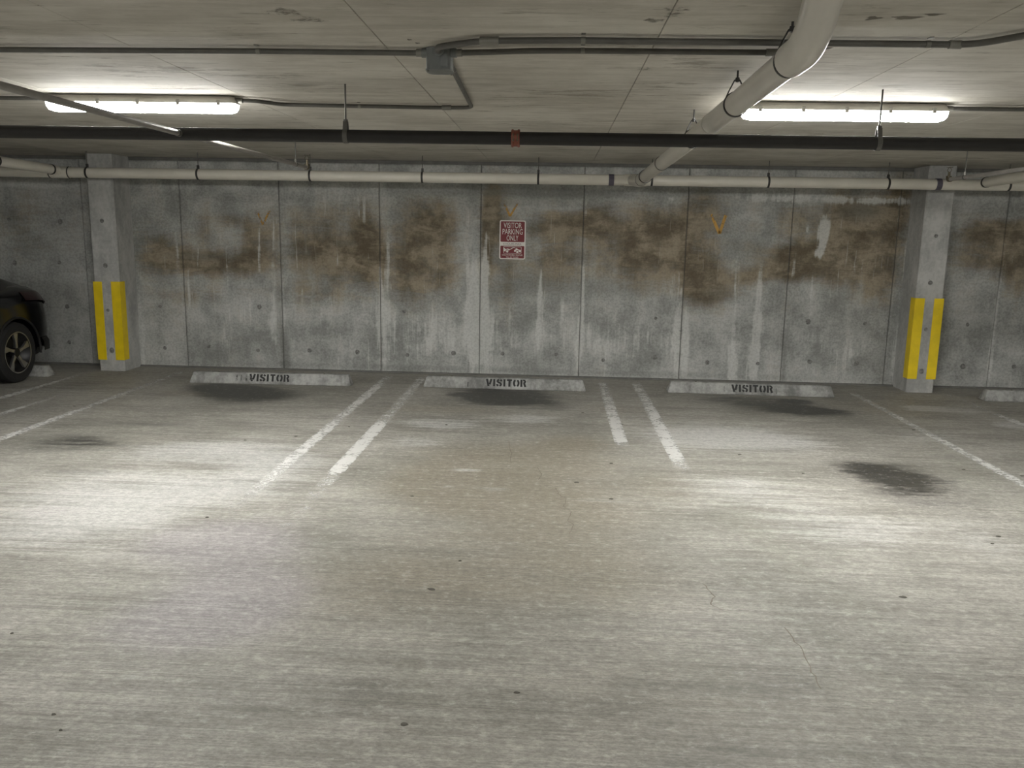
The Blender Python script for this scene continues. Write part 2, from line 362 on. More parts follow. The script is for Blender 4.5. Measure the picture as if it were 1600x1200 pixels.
WALL_MARKS = [
    ('b',-4.19,1.29,0.759,0.155,1.00), ('b',-4.78,1.44,0.256,0.201,0.60), ('b',-4.45,0.90,0.403,0.110,0.60), ('b',-3.63,1.59,0.190,0.345,0.70), 
    ('b',-3.93,1.81,0.174,0.091,0.50), ('b',-4.27,1.73,0.111,0.229,0.45), ('b',-2.68,1.48,0.549,0.184,0.75), ('b',-2.45,1.19,0.590,0.325,0.55), 
    ('b',-2.27,1.64,0.203,0.395,0.75), ('b',-2.18,1.35,0.125,0.230,0.60), ('b',-2.83,1.83,0.468,0.189,0.40), ('b',-3.09,0.90,0.477,0.196,0.30), 
    ('b',-1.63,1.59,0.326,0.570,0.70), ('b',-1.36,1.82,0.231,0.263,0.60), ('b',-1.75,1.05,0.235,0.310,0.45), ('b',-1.28,1.21,0.194,0.307,0.45), 
    ('b',-0.73,1.98,0.137,0.373,0.90), ('b',-0.62,1.23,0.193,0.459,0.45), ('b',-0.82,1.60,0.077,0.454,0.60), ('b',0.02,1.84,0.456,0.164,0.85), 
    ('b',0.47,1.89,0.227,0.186,0.70), ('b',1.04,1.86,0.376,0.260,0.85), ('b',1.09,1.41,0.318,0.339,0.70), ('b',0.48,1.48,0.456,0.377,0.50), 
    ('b',-0.12,1.39,0.307,0.304,0.45), ('b',1.46,1.65,0.188,0.448,0.60), ('b',1.78,2.02,0.268,0.294,0.65), ('b',1.90,1.13,0.317,0.243,1.00), 
    ('b',1.70,1.35,0.226,0.452,0.55), ('b',2.32,1.27,0.195,0.106,0.60), ('b',2.93,1.51,0.408,0.149,0.95), ('b',2.72,1.33,0.298,0.105,0.70), 
    ('b',3.44,1.94,0.403,0.366,1.00), ('b',3.34,1.42,0.629,0.298,0.75), ('b',3.95,2.06,0.175,0.473,0.90), ('b',3.89,1.17,0.259,0.300,0.50), 
    ('b',2.78,1.97,0.221,0.220,0.45), ('b',5.13,1.86,0.433,0.131,0.90), ('b',5.02,1.57,0.436,0.221,0.70), ('b',5.40,1.43,0.218,0.369,0.60), 
    ('b',-6.66,1.73,0.243,0.232,0.25), ('g',-0.99,0.76,0.055,0.780,0.90), ('g',-0.87,0.68,0.125,0.742,0.75), ('g',-1.06,1.45,0.039,0.837,0.50), 
    ('g',-0.83,1.30,0.031,0.459,0.70), ('g',-2.01,1.43,0.039,0.536,0.60), ('g',-1.93,1.43,0.023,0.650,0.50), ('g',-2.09,0.65,0.111,0.629,0.45), 
    ('g',0.35,1.02,0.027,0.422,1.00), ('g',0.33,0.40,0.023,0.314,0.60), ('g',-0.17,0.93,0.031,0.425,0.90), ('g',0.35,1.93,0.023,0.372,0.50), 
    ('g',0.11,0.86,0.023,0.232,0.50), ('g',1.49,0.74,0.038,0.540,0.70), ('g',1.61,0.51,0.038,0.389,0.80), ('g',1.41,0.97,0.030,0.383,0.60), 
    ('g',2.17,0.83,0.045,0.843,0.75), ('g',2.20,0.13,0.061,0.236,0.80), ('g',2.44,0.53,0.091,0.464,0.75), ('g',2.44,1.14,0.045,0.303,0.60), 
    ('g',2.43,0.22,0.076,0.235,0.60), ('g',2.83,1.37,0.022,0.599,0.40), ('g',3.14,1.79,0.066,0.236,1.30), ('g',2.95,1.84,0.015,0.088,1.00), 
    ('g',3.11,1.57,0.044,0.074,0.80), ('g',3.61,1.39,0.022,0.224,0.60), ('g',3.06,0.77,0.150,0.535,0.40), ('g',3.05,1.23,0.030,0.301,0.50), 
    ('g',2.98,2.18,0.513,0.051,0.80), ('g',3.79,2.17,0.364,0.043,0.90), ('g',2.32,2.19,0.442,0.044,0.50), ('g',1.34,2.15,0.052,0.037,0.90), 
    ('g',4.08,0.34,0.045,0.386,0.60), ('g',4.10,1.40,0.029,0.670,0.50), ('g',-4.62,1.46,0.032,0.426,0.70), ('g',-4.35,1.31,0.024,0.311,0.60), 
    ('g',-4.48,0.95,0.024,0.236,0.60), ('g',-3.59,1.48,0.024,0.385,0.70), ('g',-4.00,1.24,0.020,0.350,0.70), ('g',-3.42,1.09,0.048,0.546,0.50), 
    ('g',-3.31,0.78,0.024,0.315,0.60), ('g',-3.47,0.46,0.056,0.319,0.50), ('g',-2.29,1.88,0.023,0.226,0.50), ('g',-5.11,0.74,0.041,0.954,0.45), 
    ('g',-0.52,2.21,1.517,0.022,0.20), ('g',-2.83,2.10,1.166,0.045,0.30), ('g',-2.44,1.95,0.310,0.150,0.30), ('g',-2.62,0.72,0.556,0.236,0.30), 
    ('g',-3.90,0.77,0.402,0.197,0.25), ('g',-0.49,0.53,1.562,0.392,0.30), ('g',1.06,0.49,0.616,0.390,0.30), ('g',-1.67,0.43,0.554,0.317,0.30), 
    ('g',5.22,0.82,0.029,0.680,0.60), ('g',3.58,0.48,0.451,0.308,0.30), ('k',0.23,2.20,0.979,0.066,0.70), ('k',-1.28,2.20,0.764,0.059,0.50),  # dark strips just below the wall drain paint its cast shadow
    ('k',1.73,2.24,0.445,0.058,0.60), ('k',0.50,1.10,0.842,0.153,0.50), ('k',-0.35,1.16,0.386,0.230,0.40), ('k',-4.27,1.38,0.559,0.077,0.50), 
    ('k',-3.08,1.45,0.315,0.046,0.50), ('k',-2.53,1.57,0.274,0.061,0.50), ('k',-1.75,1.20,0.109,0.077,0.50), ('k',1.95,1.05,0.302,0.114,0.50), 
    ('k',3.51,2.05,0.292,0.146,0.60), ('k',2.12,1.81,0.446,0.185,0.35), ('k',-6.20,1.35,0.488,0.939,0.35), ('k',-6.75,0.70,0.496,0.481,0.30),  # the far-left dark marks put that bay's dim light into the colour
    ('k',-3.37,0.62,0.048,0.554,0.40), ('k',-3.30,0.27,0.064,0.321,0.60), ('k',-1.28,0.91,0.156,0.155,0.35), ('k',-3.01,1.18,0.316,0.233,0.30), 
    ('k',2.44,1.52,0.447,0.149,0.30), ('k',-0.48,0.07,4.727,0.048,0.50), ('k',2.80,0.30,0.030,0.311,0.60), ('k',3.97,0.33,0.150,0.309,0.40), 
]
FLOOR_MARKS = [
    ('k',-3.40,8.66,0.45,0.20,0.35), ('k',-0.55,8.76,0.50,0.20,0.35), ('k',2.45,8.50,0.60,0.16,0.30), ('k',2.55,6.05,0.70,0.42,0.15), ('k',-3.85,6.38,0.75,0.30,0.15),
    ('p',-1.45,3.65,0.45,0.45,0.60), ('p',-1.75,4.40,0.55,0.40,0.50), ('r',-0.20,5.60,1.00,0.60,0.40),
    ('k',-3.35,8.62,0.463,0.490,1.00), ('k',-3.05,8.31,0.384,0.293,0.70), ('k',-2.63,8.72,0.269,0.285,0.40), ('k',-3.75,8.86,0.271,0.221,0.60), 
    ('k',-0.53,8.92,0.556,0.442,1.00), ('k',-0.30,8.49,0.465,0.334,0.70), ('k',-0.94,8.50,0.398,0.269,0.45), ('k',0.06,8.16,0.320,0.247,0.30), 
    ('k',2.29,8.72,0.621,0.452,0.60), ('k',2.61,8.41,0.334,0.258,0.75), ('k',2.64,8.94,0.156,0.109,0.90), ('k',1.88,9.01,0.427,0.297,0.40), 
    ('k',2.99,8.25,0.394,0.311,0.35), ('k',2.60,6.22,0.423,0.398,0.60), ('k',2.57,5.64,0.452,0.359,0.50), ('k',2.38,6.34,0.202,0.187,0.40), 
    ('k',3.26,6.26,0.201,0.145,0.30), ('k',-3.83,6.33,0.519,0.313,0.60), ('k',-3.58,7.05,0.493,0.096,0.50), ('k',-3.42,5.58,0.397,0.123,0.35), 
    ('k',-4.85,7.48,0.345,0.378,0.35), ('k',-3.68,7.64,0.236,0.167,0.40), ('k',-1.75,7.35,0.143,0.153,0.30), ('k',3.34,6.73,0.215,0.167,0.30), 
    ('k',2.87,5.21,0.251,0.077,0.25), ('k',-0.72,4.13,0.840,0.154,0.12), ('k',-1.60,3.45,0.570,0.050,0.20), ('k',0.14,3.36,0.832,0.116,0.10), 
    ('k',-0.61,3.18,0.529,0.064,0.15), ('k',-1.53,2.60,0.267,0.150,0.20), ('r',-0.29,6.30,0.848,0.531,0.80), ('r',-0.69,5.50,0.482,0.441,0.70), 
    ('r',0.02,5.04,0.727,0.496,0.60), ('r',-0.32,4.17,0.881,0.619,0.50), ('r',0.22,6.87,0.326,0.333,0.60), ('r',-0.90,3.72,0.610,0.429,0.35), 
    ('r',0.42,4.07,0.530,0.500,0.30), ('r',-3.78,8.44,0.389,0.202,0.50), ('r',-1.01,8.01,0.876,0.240,0.50), ('r',0.64,8.24,0.389,0.251,0.40), 
    ('r',3.58,8.64,0.688,0.407,0.40), ('r',-3.18,6.45,0.606,0.201,0.35), ('r',0.87,5.67,0.272,0.462,0.35), ('r',-3.29,5.21,0.331,0.189,0.40), 
    ('r',0.73,2.91,0.970,0.450,0.35), ('g',-2.60,6.22,0.831,0.413,0.80), ('g',-2.76,5.13,0.940,0.527,0.80), ('g',-2.77,4.41,0.641,0.397,0.60), 
    ('g',-2.00,5.66,0.359,0.471,0.50), ('g',-0.99,7.39,0.463,0.257,0.80), ('g',-0.18,7.69,0.302,0.221,0.70), ('g',-1.11,6.71,0.317,0.214,0.50), 
    ('g',1.42,7.25,0.690,0.490,0.80), ('g',1.88,7.08,0.675,0.326,0.60), ('g',1.32,5.72,0.549,0.389,0.50), ('g',1.75,4.98,0.641,0.478,0.50), 
    ('g',3.42,7.50,0.479,0.361,0.50), ('g',4.14,8.72,0.418,0.206,0.80), ('g',4.42,8.02,0.193,0.175,1.00), ('g',3.90,8.78,0.175,0.139,0.80), 
    ('g',-1.51,3.59,0.237,0.167,0.50), ('g',-1.60,2.90,0.073,0.055,0.50), ('g',0.60,5.22,0.419,0.395,0.30), ('g',-0.60,5.91,0.131,0.050,0.90), 
    ('g',-0.69,5.50,0.035,0.029,0.60), ('g',-0.34,5.47,0.174,0.036,0.70), ('g',-5.22,8.41,0.384,0.202,0.40), ('g',2.63,4.74,0.306,0.323,0.40), 
    ('p',-1.86,4.30,0.418,0.375,0.60), ('p',-1.66,3.32,0.386,0.292,0.60), ('p',-3.11,4.71,0.302,0.337,0.40), ('p',2.54,5.56,0.402,0.439,0.40), 
    ('p',0.95,4.29,0.696,0.364,0.30), ('p',-1.44,3.67,0.271,0.279,0.50), 
]

def mask_values(p, q, marks, extra=None):
    """p, q: flat arrays; returns N x 4 stain and painted-shade strengths (brown/tan, pale, dark, purple)"""
    ch = {'b': 0, 'r': 0, 'g': 1, 'k': 2, 'p': 3}
    m = np.zeros((len(p), 4))
    for k, x, y, rx, ry, s in marks:
        e = ((p-x)/rx)**2 + ((q-y)/ry)**2
        m[:, ch[k]] += s*np.exp(-0.9*e**1.25)
    if extra is not None: m += extra
    return np.clip(m, 0, 1.3)

def set_mask(me, m):
    at = me.attributes.new('mask', 'FLOAT_COLOR', 'POINT')
    at.data.foreach_set('color', np.ascontiguousarray(m, dtype=np.float32).ravel())

# ================================================================== THE SETTING
# ---- floor
xs = np.concatenate([np.arange(XL-0.3, -7.0, 0.4), np.arange(-7.0, 6.4, 0.045), np.arange(6.4, XR+0.7, 0.4)])
ys = np.concatenate([np.arange(YB-0.3, 1.8, 0.4), np.arange(1.8, D+0.10, 0.045)])
PX, PY = np.meshgrid(xs, ys)
nx, ny = len(xs), len(ys)
verts = np.stack([PX.ravel(), PY.ravel(), np.zeros(nx*ny)], 1)
I = np.arange(nx*ny).reshape(ny, nx)
faces = np.stack([I[:-1, :-1].ravel(), I[:-1, 1:].ravel(), I[1:, 1:].ravel(), I[1:, :-1].ravel()], 1)
me = bpy.data.meshes.new('floor')
me.from_pydata(verts.tolist(), [], faces.tolist())
ex = np.zeros((nx*ny, 4))
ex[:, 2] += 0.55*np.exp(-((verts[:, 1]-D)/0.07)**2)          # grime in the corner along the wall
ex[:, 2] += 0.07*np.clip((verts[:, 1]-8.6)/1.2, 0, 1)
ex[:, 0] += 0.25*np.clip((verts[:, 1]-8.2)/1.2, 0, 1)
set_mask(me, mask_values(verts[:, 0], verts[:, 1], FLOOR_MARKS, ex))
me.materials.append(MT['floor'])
floor = bpy.data.objects.new('floor', me); COL.objects.link(floor)
tag(floor, 'broom-finished grey concrete garage floor with oil stains', 'floor', kind='structure')

def painted_strip(name, x0, x1, y0, y1, mat, parent, wear, label=None, z=0.0015):
    """thin painted strip running in y; wear(t) gives cover 0..1 from y0 to y1"""
    n = max(8, int(abs(y1-y0)/0.08)); vs = []; fs = []; mk = []
    for i in range(n+1):
        t = i/n; y = y0+(y1-y0)*t
        for j in range(5):
            vs.append((x0+(x1-x0)*j/4, y, z)); mk.append((wear(t)-(0.12 if j in (0, 4) else 0), 0, 0, 1))
    for i in range(n):
        for j in range(4): a = i*5+j; fs.append((a, a+1, a+6, a+5))
    m = bpy.data.meshes.new(name); m.from_pydata(vs, [], fs); set_mask(m, np.array(mk)); m.materials.append(mat)
    o = bpy.data.objects.new(name, m); COL.objects.link(o); o.parent = parent
    if label: o['label'] = label
    return o

def curve(*kv):
    def f(t):
        for (t0, v0), (t1, v1) in zip(kv, kv[1:]):
            if t <= t1: return v0+(v1-v0)*(t-t0)/max(t1-t0, 1e-6)
        return kv[-1][1]
    return f
LINES = [
    (-2.015, -1.905, 9.80, 4.55, curve((0, .56), (.25, .66), (.45, .56), (.60, .70), (.80, .55), (.90, .42), (1, .30))),
    (-1.600, -1.480, 9.80, 4.60, curve((0, .58), (.20, .56), (.36, .46), (.44, .52), (.50, .72), (.77, .72), (.80, .50), (.9, .42), (1, .32))),
    (0.550, 0.665, 9.80, 6.60, curve((0, .55), (.3, .58), (.6, .68), (.9, .74), (.93, .45), (1, .30))),
    (0.950, 1.070, 9.82, 5.95, curve((0, .56), (.3, .58), (.6, .70), (.86, .76), (.90, .55), (1, .30))),
    (3.395, 3.490, 9.55, 5.20, curve((0, .48), (.2, .52), (.5, .56), (.75, .60), (1, .5))),
    (-4.520, -4.420, 9.75, 4.80, curve((0, .50), (.25, .50), (.5, .58), (.75, .68), (1, .62))),
    (-5.580, -5.480, 9.65, 6.00, curve((0, .45), (.4, .66), (1, .66))),
    (-5.100, -5.010, 8.20, 6.00, curve((0, .40), (.4, .56), (1, .60))),
    (4.500, 4.600, 9.60, 6.40, curve((0, .46), (.3, .45), (.45, .72), (.55, .62), (1, .55))),
]
for x0, x1, y0, y1, w in LINES:
    painted_strip('painted_line', x0, x1, y0, y1, MT['line'], floor, w)

GUM = [ (-0.46,4.19,0.014),(-0.56,3.82,0.028),(1.76,3.94,0.026),(-0.10,2.92,0.017),(-0.49,2.68,0.020),(0.42,5.34,0.021),(0.48,6.22,0.020),(0.20,5.69,0.023),(0.96,6.53,0.021),(1.54,6.61,0.026),(-2.15,6.76,0.021),(-1.79,7.16,0.017),(-2.06,4.72,0.015),(3.37,7.70,0.025),(3.19,6.36,0.025),(2.69,4.87,0.020),(3.56,6.23,0.025),(-2.52,6.58,0.015),(-4.61,7.67,0.018),(-4.43,6.52,0.020),(-0.94,7.35,0.017),(0.67,7.58,0.018),(0.32,8.04,0.019),(1.90,6.11,0.015),(-2.28,3.21,0.011),(-1.67,2.55,0.009),(2.59,4.74,0.015),(-1.75,2.64,0.011),(-0.90,5.26,0.017)]
for x, y, r in GUM:
    mb = MB(); n = 9; ring = []
    for k in range(n):
        a = 2*math.pi*k/n; rr = 0.6*r*(0.7+0.5*random.random())
        ring.append((x+rr*1.3*math.cos(a), y+rr*0.9*math.sin(a)))
    top = [(x+(a-x)*0.7, y+(b-y)*0.7, 0.004) for a, b in ring]
    mb.loft([[(a, b, 0.0) for a, b in ring], top])
    obj('gum_spot', mb, MT['spot'], floor)
CRACKS = [ [(0.05,5.55),(0.07,5.41),(0.12,5.31),(0.10,5.15),(0.15,5.05),(0.12,4.90),(0.16,4.79),(0.13,4.62)],[(-0.08,6.05),(-0.05,5.85),(-0.07,5.69)],[(-0.34,6.80),(-0.30,6.43),(-0.29,6.06)],[(0.80,4.01),(0.83,3.86),(0.79,3.77),(0.84,3.70)],[(1.08,3.56),(1.10,3.39),(1.09,3.17),(1.09,3.01)]]
for path in CRACKS:
    mb = MB(); pts = []
    for (a, b), (c_, d_) in zip(path, path[1:]):
        for k in range(5):
            t = k/5; pts.append((a+(c_-a)*t+random.uniform(-.008, .008), b+(d_-b)*t))
    rows = [(x-random.uniform(.0012, .0040), x+random.uniform(.0012, .0040), y) for x, y in pts]
    vs = []; fs = []
    for a, b, y in rows: vs += [(a, y, 0.0012), (b, y, 0.0012)]
    for i in range(len(rows)-1): fs.append((2*i, 2*i+1, 2*i+3, 2*i+2))
    mb.add(vs, fs)
    obj('floor_crack', mb, MT['crack'], floor)
# a dry twig with leaf scraps near the middle stop
# ---- back wall: formwork panels with recessed joints
wall = obj('wall_back', MB().box((XL-0.3, D+0.016, -0.02), (XR+0.3, D+0.35, H)), MT['joint'], None, smooth=False)
tag(wall, 'long cast concrete back wall with brown stains and white runs', 'wall', kind='structure')
PW = 1.22; X0 = 0.33
k0 = round((XL-X0)/PW); k1 = round((XR-X0)/PW)
def plug_mesh():
    mb = MB(); mb.revolve((0, 0, 0), (0, -1, 0), [(0.0, 0.026), (0.0022, 0.024), (0.0026, 0.014), (0.0020, 0.001)], 12)
    m = bpy.data.meshes.new('tie_hole'); m.from_pydata(mb.v, [], mb.f); m.materials.append(MT['tie']); return m
PLUG = plug_mesh()
def plug(parent, x, y, z, rot=0.0):
    o = bpy.data.objects.new('tie_hole', PLUG); COL.objects.link(o); o.parent = parent
    o.location = Vector((x, y, z)) - base_of(parent); o.rotation_euler.z = rot
    s = random.uniform(0.75, 1.2); o.scale = (s, 1, s*random.uniform(0.9, 1.2)); return o
panels = {}
for k in range(k0, k1):
    a = X0+PW*k; b = a+PW
    near = a > -7.4 and b < 7.0
    step_x, step_z = (0.02, 0.03) if near else (0.15, 0.15)
    gx = np.concatenate([[a+0.003, a+0.008], np.arange(a+0.008+step_x, b-0.009, step_x), [b-0.008, b-0.003]])
    gz = np.concatenate([[-0.01], np.arange(step_z, 2.500, step_z), [2.505, 2.512]])
    GX, GZ = np.meshgrid(gx, gz); n, m_ = len(gx), len(gz)
    # gentle formwork bow so light rakes over each panel a little differently
    GY = np.full(GX.shape, D); GY = GY - 0.002*np.sin(np.pi*(GX-a)/PW)*((k % 3)-0.6)
    GY[:, 0] = D+0.014; GY[:, -1] = D+0.014; GY[-1, :] = D+0.012
    v = np.stack([GX.ravel(), GY.ravel(), GZ.ravel()], 1)
    J = np.arange(n*m_).reshape(m_, n)
    f = np.stack([J[:-1, :-1].ravel(), J[:-1, 1:].ravel(), J[1:, 1:].ravel(), J[1:, :-1].ravel()], 1)
    vl = v.tolist(); fl = f.tolist()
    # sides back to the core of the wall
    rim = list(J[0, :]) + list(J[1:, -1]) + list(J[-1, -2::-1]) + list(J[-2:0:-1, 0])
    o0 = len(vl)
    for i in rim: vl.append([vl[i][0], D+0.03, vl[i][2]])
    for i in range(len(rim)):
        j = (i+1) % len(rim); fl.append([int(rim[j]), int(rim[i]), o0+i, o0+j])
    me = bpy.data.meshes.new('panel'); me.from_pydata(vl, [], fl)
    av = np.array(vl)
    ex = np.zeros((len(vl), 4))
    for jx in (a, b):                                   # lime bleeds out of the joints
        w = np.exp(-((av[:, 0]-jx)/0.035)**2)
        ex[:, 1] += w*0.22*math.sin(jx*5.1)**2
    ex[:, 0] += 0.26*np.exp(-((av[:, 2]-1.60)/0.52)**2)  # the height the seepage reached
    ex[:, 1] += 0.10*np.clip((0.9-av[:, 2])/0.6, 0, 1)
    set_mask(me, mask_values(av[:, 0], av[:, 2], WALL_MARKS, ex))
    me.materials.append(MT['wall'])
    o = bpy.data.objects.new('panel', me); COL.objects.link(o); o.parent = wall
    for p in me.polygons: p.use_smooth = True
    panels[k] = o
    if near:
        rows = (0.25, 0.75, 1.27, 1.79) if (b < -5.0 or a > 4.3) else (0.25, 0.76)
        for z in rows:
            for x in (a+PW*0.25, a+PW*0.75):
                if z > 0.5 and random.random() < 0.5 and a > -5: continue
                if -5.6 < x < -5.0 or 3.95 < x < 4.55: continue
                plug(o, x+random.uniform(-.03, .03), D-0.0022, z+random.uniform(-.03, .03))
def panel_at(x): return panels[math.floor((x-X0)/PW)]

def ribbon2d(path, w):
    """flat stroke along a 2d path: list of quads"""
    P = [Vector(p) for p in path]; L = []; Rr = []
    for i, p in enumerate(P):
        t = (P[min(i+1, len(P)-1)]-P[max(i-1, 0)]).normalized(); nrm = Vector((-t.y, t.x))
        L.append(p+nrm*w/2); Rr.append(p-nrm*w/2)
    return [(L[i], Rr[i], Rr[i+1], L[i+1]) for i in range(len(P)-1)]
def v_mark(a, b, c, w, strength):
    o_parent = panel_at(b[0]); vs = []; fs = []; mk = []
    for A, B in ((a, b), (c, b)):
        path = [(A[0]+(B[0]-A[0])*i/12, A[1]+(B[1]-A[1])*i/12) for i in range(13)]
        for i, q in enumerate(ribbon2d(path, w)):
            o0 = len(vs); vs += [(p.x, D-0.0055, p.y) for p in q]; fs.append((o0, o0+1, o0+2, o0+3))
            mk += [(strength*(0.62+0.38*i/11), 0, 0, 1)]*4
    m = bpy.data.meshes.new('paint_mark'); m.from_pydata(vs, [], fs); set_mask(m, np.array(mk)); m.materials.append(MT['chalk'])
    o = bpy.data.objects.new('paint_mark', m); COL.objects.link(o); o.parent = o_parent
    o['label'] = 'faded orange V sprayed on the wall'
v_mark((-3.604, 1.955), (-3.532, 1.774), (-3.414, 1.996), 0.024, 0.66)
v_mark((-0.612, 2.073), (-0.541, 1.925), (-0.453, 2.083), 0.024, 0.74)
v_mark((1.823, 1.988), (1.933, 1.768), (1.994, 1.983), 0.034, 0.86)

# thin mortar fillet along the foot of the wall
def strip(name, x0, x1, label):
    mb = MB(); mb.prism([(x0, D-0.028, 0), (x0, D-0.022, 0.010), (x0, D-0.004, 0.020), (x0, D-0.001, 0.020), (x0, D-0.001, 0)], (x1-x0, 0, 0))
    o = obj(name, mb, MT['joint']); return tag(o, label, 'trim', kind='structure')
strip('trim_1', -5.149, 4.104, 'dark mortar fillet at foot of the back wall between the pillars')
strip('trim_2', XL+0.01, -5.461, 'dark mortar fillet at foot of the wall behind the car')
strip('trim_3', 4.411, XR-0.01, 'dark mortar fillet at foot of the wall right of the right pillar')

# ---- ceiling: formwork panels
ceil = obj('ceiling', MB().box((XL-0.3, YB-0.3, H+0.012), (XR+0.3, D+0.35, H+0.25)), MT['ceiling_joint'], None, smooth=False)
tag(ceil, 'low cast concrete ceiling with panel joints and scuff marks', 'ceiling', kind='structure')
CX0, CW, CY0, CL = 0.41, 1.20, 5.15, 2.44
cxs = sorted(set([XL]+[CX0+CW*i for i in range(-12, 12) if XL < CX0+CW*i < XR]+[XR]))
cys = sorted(set([YB]+[CY0+CL*i for i in range(-6, 4) if YB < CY0+CL*i < D-0.1]+[D+0.012]))
mesh_cache = {}
for i in range(len(cxs)-1):
    for j in range(len(cys)-1):
        w, l = round(cxs[i+1]-cxs[i]-0.0030, 4), round(cys[j+1]-cys[j]-0.0025, 4)
        if (w, l) not in mesh_cache:
            bm = bmesh.new(); bmesh.ops.create_cube(bm, size=1.0)
            for v in bm.verts: v.co = (v.co.x*w, v.co.y*l, v.co.z*0.016)
            es = [e for e in bm.edges if all(v.co.z < 0 for v in e.verts)]
            bmesh.ops.bevel(bm, geom=es, offset=0.002, segments=1, affect='EDGES')
            m = bpy.data.meshes.new('panel'); bm.to_mesh(m); bm.free(); m.materials.append(MT['ceiling']); mesh_cache[(w, l)] = m
        o = bpy.data.objects.new('panel', mesh_cache[(w, l)]); COL.objects.link(o); o.parent = ceil
        o.location = ((cxs[i]+cxs[i+1])/2, (cys[j]+cys[j+1])/2, H+0.008+random.uniform(0, 0.0015))

# damp stains and scuffs left on the ceiling
def damp(x, y, rx, ry, st):
    n = 18; vs = [(0, 0, 0)]; fs = []; mk = [(st, 0, 0, 1)]
    for ring, f in ((1, 0.55), (2, 1.0)):
        for k in range(n):
            a = 2*math.pi*k/n; j = 1+0.22*math.sin(3*a+x*7)+0.12*math.sin(5*a+y*3)
            vs.append((rx*f*j*math.cos(a), ry*f*j*math.sin(a), 0)); mk.append((st*(0.95 if ring == 1 else 0.35), 0, 0, 1))
    for k in range(n):
        k2 = (k+1) % n; fs.append((0, 1+k2, 1+k)); fs.append((1+k, 1+k2, 1+n+k2, 1+n+k))
    m = bpy.data.meshes.new('damp_stain'); m.from_pydata(vs, [], fs); set_mask(m, np.array(mk)); m.materials.append(MT['damp'])
    o = bpy.data.objects.new('damp_stain', m); COL.objects.link(o); o.parent = ceil; o.location = (x, y, H-0.0008)
for a in ((1.173, 3.386, 0.035, 0.03, 0.9), (1.29, 3.375, 0.06, 0.03, 0.9), (1.37, 3.33, 0.04, 0.022, 0.85), (-1.06, 3.35, 0.09, 0.08, 0.50), (-1.00, 3.47, 0.10, 0.06, 0.48), (-0.656, 3.80, 0.012, 0.014, 1.2), (-0.632, 3.865, 0.012, 0.014, 1.2), (0.42, 3.30, 0.06, 0.12, 0.5), (0.36, 3.45, 0.05, 0.05, 0.5), (0.42, 4.40, 0.05, 0.06, 0.5)): damp(*a)
# ---- the other walls of the hall
for nm, a, b, lab in (('wall_left', (XL-0.3, YB-0.3, 0), (XL, D+0.01, H), 'plain concrete wall far to the left of the parked car'),
                      ('wall_right', (XR, YB-0.3, 0), (XR+0.3, D+0.01, H), 'plain concrete wall far to the right'),
                      ('wall_front', (XL, YB-0.3, 0), (XR, YB, H), 'plain concrete wall behind the viewer')):
    tag(obj(nm, MB().box(a, b), MT['wall_far'], None, smooth=False), lab, 'wall', kind='structure')

# ---- concrete pillars
def pillar(x0, x1, y0, label, tie_x):
    t = thing('concrete_pillar', ((x0+x1)/2, (y0+D)/2, 0), label, 'pillar', 'pillars on the back wall')
    mb = MB(); ch = 0.014
    mb.prism([(x0, D-0.001, 0), (x0, y0+ch, 0), (x0+ch, y0, 0), (x1-ch, y0, 0), (x1, y0+ch, 0), (x1, D-0.001, 0)], (0, 0, H-0.003))
    obj('shaft', mb, MT['column'], t, smooth=False)
    for z in (0.25, 0.735, 1.263, 1.783):
        plug(t, tie_x+random.uniform(-.01, .01), y0-0.0005, z)
    return t
pillar(-5.46, -5.15, 9.68, 'concrete pillar nearest the black car', -5.305)
pillar(4.105, 4.41, 9.68, 'concrete pillar at the right, beside the partly visible wheel stop', 4.25)

def guard(xc, side, y0, z0, z1, label):
    """angle iron over one corner; side +1 wraps the right corner, -1 the left corner"""
    t = 0.007; wl = 0.108; wd = 0.115; mb = MB()
    xo = xc + side*(t+0.001); yo = y0-0.001
    P = [(xo, yo-t), (xo, yo+wd), (xo-side*t, yo+wd), (xo-side*t, yo), (xo-side*wl, yo), (xo-side*wl, yo-t)]
    mb.prism([(x, y, z0) for x, y in P], (0, 0, z1-z0))
    o = obj('corner_guard', mb, MT['yellow'], None, bevel=0.002, seg=1)
    return tag(o, label, 'corner guard', 'yellow corner guards on the pillars')
guard(-5.46, -1, 9.68, 0.135, 1.072, 'yellow steel guard on the car-side corner of the pillar nearest the car')
guard(-5.15, 1, 9.68, 0.135, 1.076, 'yellow steel guard on the right corner of the pillar nearest the car')
guard(4.105, -1, 9.68, 0.160, 1.088, 'yellow steel guard on the left corner of the right-hand pillar')
guard(4.41, 1, 9.68, 0.160, 1.088, 'yellow steel guard on the right corner of the right-hand pillar')

